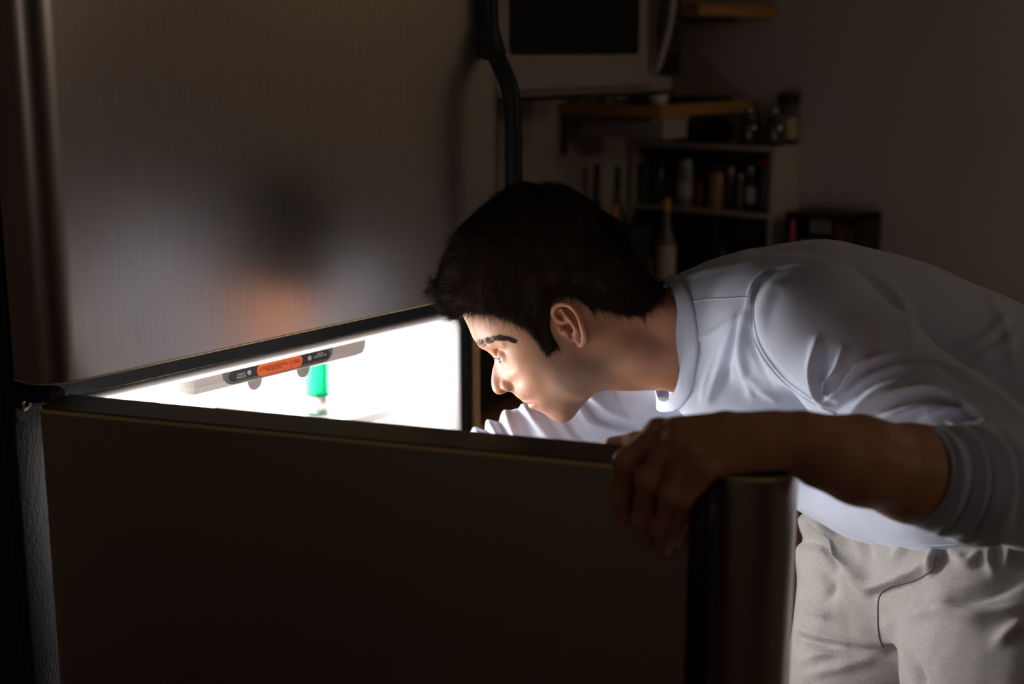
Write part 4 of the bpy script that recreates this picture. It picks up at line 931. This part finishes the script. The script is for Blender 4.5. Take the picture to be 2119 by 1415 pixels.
SF.chain([(Q(1690, 680, 1.535), .0700), (Q(1790, 770, 1.50), .0700), (Q(1900, 868, 1.455), .0690), (Q(2010, 948, 1.41), .0680), (Q(2130, 1000, 1.375), .0660)], .018)
SF.chain([(Q(2135, 1003, 1.370), .0620), (Q(2030, 1000, 1.325), .0580), (Q(1965, 991, 1.300), .0500), (Q(1926, 986, 1.288), .0470)], .014)
SF.chain([(Q(1750, 900, 1.80), .088), (Q(1870, 930, 1.69), .104), (Q(1985, 938, 1.63), .115), (Q(2150, 915, 1.61), .118)], .05)
# far sleeve
SF.chain([(Q(1480, 790, 1.86), .078), (Q(1370, 845, 1.88), .066), (Q(1240, 890, 1.88), .0585), (Q(1130, 917, 1.87), .0555), (Q(1082, 930, 1.87), .0490), (Q(1045, 937, 1.87), .0400), (Q(1003, 947, 1.885), .0325), (Q(960, 960, 1.89), .0300), (Q(900, 985, 1.90), .0300)], .02)
# neck opening and cuff
SF.chain([(Q(1330, 690, 1.735), .072), (Q(1392, 697, 1.73), .066)], .004, 'cut')
SF.ell(Q(1366, 803, 1.735), (.019, .015, .060), None, .004, 'cut')
SF.chain([(Q(1850, 972, 1.264), .044), (Q(1908, 982, 1.283), .0425)], .003, 'cut')
sv, sq = SF.mesh(); sv = relax(sv, sq, 2, .5); del SF
FOLDS = [
 # shoulder pleats running from the armhole seam to the collar
 ([(1546, 640), (1535, 700), (1540, 760), (1556, 820)], 9, .0050), ([(1525, 650), (1505, 715), (1478, 790), (1462, 835)], 11, .0050),
 ([(1534, 665), (1512, 735), (1500, 800)], 7, -.0035), ([(1557, 640), (1552, 690), (1566, 745), (1600, 800)], 6, -.0040),
 ([(1480, 730), (1462, 780), (1452, 830)], 6, .0025), ([(1610, 830), (1570, 800), (1552, 770)], 8, .003),
 ([(1436, 700), (1475, 690), (1530, 650)], 8, .0022), ([(1590, 566), (1562, 590), (1552, 640)], 7, .0030),
 ([(1630, 590), (1600, 600), (1580, 640), (1576, 700)], 14, .0035),
 # gathers at the armpit
 ([(1694, 700), (1680, 760), (1690, 815), (1712, 845)], 9, .0070), ([(1716, 716), (1700, 770), (1700, 812), (1722, 835)], 6, -.0060),
 ([(1745, 720), (1730, 765), (1708, 795), (1712, 825), (1735, 815)], 7, .0065), ([(1762, 750), (1738, 790), (1728, 812)], 5, -.0050),
 ([(1860, 735), (1800, 748), (1750, 785), (1716, 828)], 9, .0060), ([(2000, 790), (1930, 750), (1850, 742), (1790, 765), (1752, 800)], 7, -.0065),
 ([(1868, 790), (1810, 815), (1765, 850), (1730, 868)], 9, .0065), ([(1870, 765), (1810, 785), (1760, 822), (1728, 852)], 6, -.0055),
 ([(2010, 842), (1940, 805), (1870, 808), (1800, 835), (1765, 862)], 8, .0060), ([(2020, 865), (1950, 825), (1880, 828), (1820, 850), (1790, 868)], 6, -.0055),
 ([(1960, 838), (1900, 845), (1840, 862), (1800, 880)], 8, .0055), ([(2050, 862), (2010, 845), (1960, 848), (1910, 862)], 8, .0050),
 ([(2119, 860), (2060, 810), (1990, 770), (1900, 745), (1840, 750)], 9, .0040),
 # bunched rings above the cuff
 ([(1945, 880), (1975, 915), (1992, 980), (1975, 1050), (1945, 1100)], 8, .0045),
 ([(1950, 878), (1996, 915), (2014, 985), (1995, 1065), (1955, 1105)], 8, -.0065), ([(1962, 876), (2020, 915), (2036, 990), (2015, 1070), (1985, 1110)], 8, .0055),
 ([(2000, 878), (2045, 925), (2058, 1000), (2035, 1080), (2010, 1115)], 9, -.0065), ([(2020, 880), (2075, 930), (2090, 1010), (2070, 1090)], 11, .0055),
 ([(2060, 885), (2110, 940), (2119, 1020), (2100, 1100)], 9, -.0055), ([(1985, 905), (2004, 985), (1985, 1060)], 5, .003),
 # far sleeve
 ([(985, 893), (1000, 915), (1010, 940)], 8, .0050), ([(1018, 885), (1030, 905), (1040, 935)], 7, .0055), ([(1002, 888), (1016, 905), (1025, 935)], 5, -.0055),
 ([(1052, 870), (1062, 895), (1080, 935)], 10, .0065), ([(1035, 880), (1048, 905), (1058, 935)], 6, -.0060), ([(1080, 858), (1090, 880), (1110, 925)], 7, -.0060),
 ([(1085, 850), (1120, 890), (1160, 930), (1200, 945)], 10, .0050), ([(1175, 872), (1200, 905), (1240, 925), (1290, 925)], 8, -.0080), ([(1200, 850), (1225, 880), (1290, 893), (1330, 890)], 8, .0060),
 ([(1215, 840), (1240, 870), (1300, 885), (1340, 882)], 7, -.0075), ([(1225, 828), (1270, 860), (1330, 872)], 9, .0055), ([(1272, 808), (1285, 845), (1310, 870)], 5, -.003), ([(1140, 870), (1165, 905), (1210, 935)], 8, -.0045),
 # back and lower hem
 ([(1360, 588), (1430, 570), (1490, 552), (1560, 535)], 6, .002), ([(1800, 560), (1850, 600), (1880, 660), (1890, 720)], 12, .0022), ([(1990, 720), (2040, 700), (2090, 650)], 12, .0030), ([(2020, 740), (2070, 720), (2119, 690)], 12, .0030),
 ([(2040, 600), (2080, 680), (2100, 760)], 14, .0025)]
ALLF = FOLDS; FOLDS = [(f[0], f[1], f[2]*1.55) for f in FOLDS if max(p[0] for p in f[0]) >= 1345]
FARF = [([tuple(np.array(f[0][0])*2.4-np.array(f[0][1])*1.4)]+list(f[0]), f[1], f[2]*1.2) for f in ALLF if max(p[0] for p in f[0]) < 1345]
FOLDS += [
 ([(1680, 548), (1600, 553), (1557, 594), (1548, 644), (1562, 716), (1610, 786), (1674, 836)], 5, .0016), ([(1690, 552), (1610, 562), (1568, 600), (1562, 648), (1576, 712), (1622, 775), (1684, 826)], 4, -.0016)]
sv = folds(sv, sq, FOLDS); sv = folds(sv, sq, FARF, -.55); sv = relax(sv, sq, 1, .5)
SN = vnormals(sv, sq)
wr_ = np.array([mnoise.noise(Vector(p*9)) for p in sv])*.0035 + np.array([mnoise.noise(Vector((p[0]*26, p[1]*18, p[2]*22))) for p in sv])*.0012
sv = sv + SN*wr_[:, None]
def cloth(name, c1, c2, scale, strength, rough=.85, sheen=.25, heather=None):
    m = bpy.data.materials.new(name); m.use_nodes = True; nt = m.node_tree; b = nt.nodes['Principled BSDF']; tc = nt.nodes.new('ShaderNodeTexCoord')
    mp = nt.nodes.new('ShaderNodeMapping'); mp.inputs['Scale'].default_value = (heather or (1, 1, 1)); nt.links.new(tc.outputs['Object'], mp.inputs[0])
    n = nt.nodes.new('ShaderNodeTexNoise'); n.inputs['Scale'].default_value = scale; n.inputs['Detail'].default_value = 4; nt.links.new(mp.outputs[0], n.inputs['Vector'])
    r = nt.nodes.new('ShaderNodeMapRange'); r.inputs[1].default_value = .38; r.inputs[2].default_value = .62; nt.links.new(n.outputs[0], r.inputs[0])
    x = nt.nodes.new('ShaderNodeMix'); x.data_type = 'RGBA'; x.inputs[6].default_value = (*c1, 1); x.inputs[7].default_value = (*c2, 1); nt.links.new(r.outputs[0], x.inputs[0]); nt.links.new(x.outputs[2], b.inputs['Base Color'])
    n2 = nt.nodes.new('ShaderNodeTexNoise'); n2.inputs['Scale'].default_value = 900; nt.links.new(tc.outputs['Object'], n2.inputs['Vector'])
    bp = nt.nodes.new('ShaderNodeBump'); bp.inputs['Strength'].default_value = strength; bp.inputs['Distance'].default_value = .0006; nt.links.new(n2.outputs[0], bp.inputs['Height']); nt.links.new(bp.outputs[0], b.inputs['Normal'])
    b.inputs['Roughness'].default_value = rough; b.inputs['Sheen Weight'].default_value = sheen; b.inputs['Specular IOR Level'].default_value = .2
    return m
SHIRTM = cloth('pale_blue_jersey', (.555, .60, .725), (.52, .565, .70), 500, .18)
shirt = qmesh('sweatshirt', sv, sq, SHIRTM, man, MO)
print('shirt verts', len(sv))
sbvh = BVHTree.FromPolygons([tuple(p) for p in sv], [tuple(q) for q in sq])
def on_cloth(line, bv, lift=.0004, n=10):
    out = []
    for u, v in catmull(line, n):
        h_, n_ = hit(u, v, bv)
        if h_ is not None and (not out or np.linalg.norm(h_-out[-1]) < .05): out.append(h_+(n_ if n_[2] < 0 else -n_)*lift)
    return out
def seam(name, line, bv, rad, m, parent, lift=.0004):
    P = on_cloth(line, bv, lift)
    if len(P) < 3: return
    bm = tube(bmesh.new(), [Vector(world(p)-MO) for p in P], rad, 6); return ob(name, bm, m, parent, True)
seam('seam', [(1700, 546), (1640, 548), (1595, 560), (1560, 594), (1552, 644), (1566, 716), (1614, 783), (1677, 831), (1730, 856)], sbvh, .0006, SHIRTM, shirt)
seam('seam', [(1590, 566), (1562, 600), (1559, 648), (1574, 716), (1620, 779), (1680, 825)], sbvh, .0006, SHIRTM, shirt)
seam('seam', [(1700, 546), (1760, 550), (1820, 580), (1860, 630)], sbvh, .0007, SHIRTM, shirt)
seam('seam', [(1424, 626), (1460, 620), (1500, 618), (1545, 615)], sbvh, .0007, SHIRTM, shirt)
seam('seam', [(1860, 1120), (1920, 1128), (1975, 1126), (2020, 1118)], sbvh, .0006, SHIRTM, shirt)
# collar band
def rimpt(u, v, c, lift):
    h_, n_ = hit(u, v, sbvh)
    if h_ is not None and h_[2] < c+.02: return h_+(n_ if n_[2] < 0 else -n_)*lift
    return Q(u, v, c)
inn = [(1366, 584, 1.735), (1392, 599, 1.690), (1407, 640, 1.662), (1413, 700, 1.652), (1410, 760, 1.660), (1400, 804, 1.685), (1382, 828, 1.72), (1362, 826, 1.76), (1352, 780, 1.80), (1348, 700, 1.815), (1350, 630, 1.79)]
out_ = [(1388, 569, 1.735), (1418, 588, 1.680), (1436, 632, 1.650), (1444, 700, 1.640), (1440, 765, 1.650), (1427, 820, 1.675), (1396, 850, 1.72), (1358, 846, 1.78), (1372, 790, 1.83), (1372, 700, 1.845), (1372, 620, 1.81)]
near_ = lambda i: i < 7
Pi = catmull([rimpt(*p, .0035) if near_(i) else Q(*p) for i, p in enumerate(inn)], 8, True); Po = catmull([rimpt(*p, .0012) if near_(i) else Q(*p) for i, p in enumerate(out_)], 8, True)
bm = bmesh.new(); rows = []
axn = np.array([.9, .1, -.1])
for t, off_ in ((0, -.0022), (0, .0), (.06, .0014), (.3, .0021), (.6, .0021), (.88, .0014), (1, .0), (1, -.0025)):
    row = []
    for a_, b_ in zip(Pi, Po):
        p = a_*(1-t)+b_*t; ctr = Q(1385, 700, 1.735); nn = p-ctr; nn = nn - (b_-a_)*(nn@(b_-a_))/((b_-a_)@(b_-a_)+1e-9); nn /= np.linalg.norm(nn)+1e-9
        row.append(bm.verts.new(Vector(world(p+nn*off_)-MO)))
    rows.append(row)
for A_, B_ in zip(rows, rows[1:]+rows[:1]):
    for i in range(len(A_)): bm.faces.new((A_[i], A_[(i+1) % len(A_)], B_[(i+1) % len(A_)], B_[i]))
ob('collar', bm, SHIRTM, shirt, True)
# cuff band
cq = Q(1916, 984, 1.2855); cdir = Q(1850, 972, 1.264)-cq; cdir /= np.linalg.norm(cdir); e1 = np.cross(cdir, [0, 0, 1.]); e1 /= np.linalg.norm(e1); e2 = np.cross(cdir, e1)
bm = bmesh.new(); rows = []
for l, r in ((-.016, .0462), (-.012, .0478), (-.004, .0476), (.006, .0462), (.0125, .0452), (.0150, .0440), (.0145, .0428), (.010, .0425), (-.012, .0425)):
    rows.append([bm.verts.new(Vector(world(cq+cdir*l+(e1*math.cos(a_)+e2*math.sin(a_))*(r+.0004*math.cos(a_*36)))-MO)) for a_ in [2*PI*i/144 for i in range(144)]])
for A_, B_ in zip(rows, rows[1:]):
    for i in range(144): bm.faces.new((A_[i], A_[(i+1) % 144], B_[(i+1) % 144], B_[i]))
ob('cuff', bm, SHIRTM, shirt, True)

# ------------------------------------------------------------------ sweatpants
PF = Field((.26, -.86, 1.34), (.96, -.10, 2.08), .0031)
PF.chain([(Q(2200, 1130, 1.69), .120), (Q(2090, 1160, 1.67), .135), (Q(1975, 1160, 1.73), .130), (Q(1862, 1165, 1.81), .120)], .04)
PF.chain([(Q(2060, 1060, 1.72), .11), (Q(1850, 1075, 1.81), .108)], .04)
PF.chain([(Q(2085, 1220, 1.64), .132), (Q(2105, 1400, 1.57), .122), (Q(2120, 1600, 1.50), .105), (Q(2150, 2000, 1.56), .09)], .035)
PF.chain([(Q(1850, 1210, 1.82), .125), (Q(1815, 1400, 1.82), .112), (Q(1790, 1600, 1.82), .098), (Q(1830, 1900, 1.92), .085)], .035)
pv, pq = PF.mesh(); pv = relax(pv, pq, 2); del PF
PFOLD = [([(1684, 1040), (1700, 1080), (1730, 1130), (1770, 1180), (1790, 1215)], 13, .0085), ([(1710, 1010), (1745, 1060), (1780, 1110), (1800, 1160)], 12, -.0050), ([(1815, 1080), (1790, 1110), (1762, 1125)], 7, .0045),
 ([(1690, 1090), (1720, 1150), (1735, 1180)], 9, -.0050), ([(1650, 1230), (1690, 1260), (1720, 1275)], 10, .0040), ([(1790, 1215), (1840, 1205), (1900, 1180), (1940, 1150)], 9, .0060), ([(1800, 1235), (1850, 1218), (1910, 1195)], 6, -.0050),
 ([(1850, 1150), (1880, 1120), (1872, 1110)], 8, .0050), ([(1925, 1130), (1935, 1160), (1920, 1190)], 6, .0045), ([(1950, 1125), (1952, 1155), (1940, 1180)], 6, -.0040), ([(1975, 1150), (2005, 1165), (2030, 1140)], 8, .0050),
 ([(2050, 1130), (2045, 1160), (2060, 1190)], 8, .0040), ([(2090, 1130), (2080, 1170)], 8, .004), ([(1960, 1240), (2040, 1225), (2119, 1190)], 14, -.0060), ([(1940, 1260), (2020, 1275), (2119, 1260)], 16, .0050),
 ([(1830, 1300), (1900, 1270), (1980, 1260)], 12, .0040), ([(2060, 1330), (2100, 1300), (2119, 1290)], 12, .0045), ([(1650, 1300), (1720, 1320), (1810, 1335)], 9, .0055), ([(1645, 1318), (1720, 1338), (1800, 1348)], 8, -.0070),
 ([(1650, 1370), (1730, 1345), (1800, 1350)], 9, .0040), ([(1660, 1400), (1740, 1380), (1810, 1360)], 9, .0035), ([(1700, 1060), (1716, 1075), (1740, 1070)], 6, -.004), ([(1700, 1190), (1722, 1215), (1716, 1240)], 9, -.004), ([(1830, 1345), (1880, 1365), (1915, 1420)], 9, -.0080)]
PFOLD = [(f[0], f[1], f[2]*2.3) for f in PFOLD]
pv = folds(pv, pq, PFOLD); pv = folds(pv, pq, [([(1600, 1112), (1660, 1116), (1710, 1128), (1770, 1160)], 11, -.012), ([(1610, 1070), (1670, 1078), (1730, 1100)], 14, .007)], -.55); pv = relax(pv, pq, 4, .5); PN = vnormals(pv, pq)
pv = pv + PN*(np.array([mnoise.noise(Vector((p[0]*14, p[1]*20, p[2]*12))) for p in pv])*.0040 + np.array([mnoise.noise(Vector(p*45)) for p in pv])*.0012)[:, None]
PANTM = cloth('heather_grey_jersey', (.40, .37, .345), (.30, .28, .262), 620, .6, heather=(.6, .6, 2.0))
pants = qmesh('sweatpants', pv, pq, PANTM, man, MO)
pbvh = BVHTree.FromPolygons([tuple(p) for p in pv], [tuple(q) for q in pq])
DSE = mat('grey_seam_thread', (.16, .15, .14), .8)
seam('seam', [(1938, 1150), (1925, 1180), (1890, 1200), (1840, 1213), (1820, 1235), (1817, 1280), (1820, 1320), (1828, 1340)], pbvh, .0011, DSE, pants)
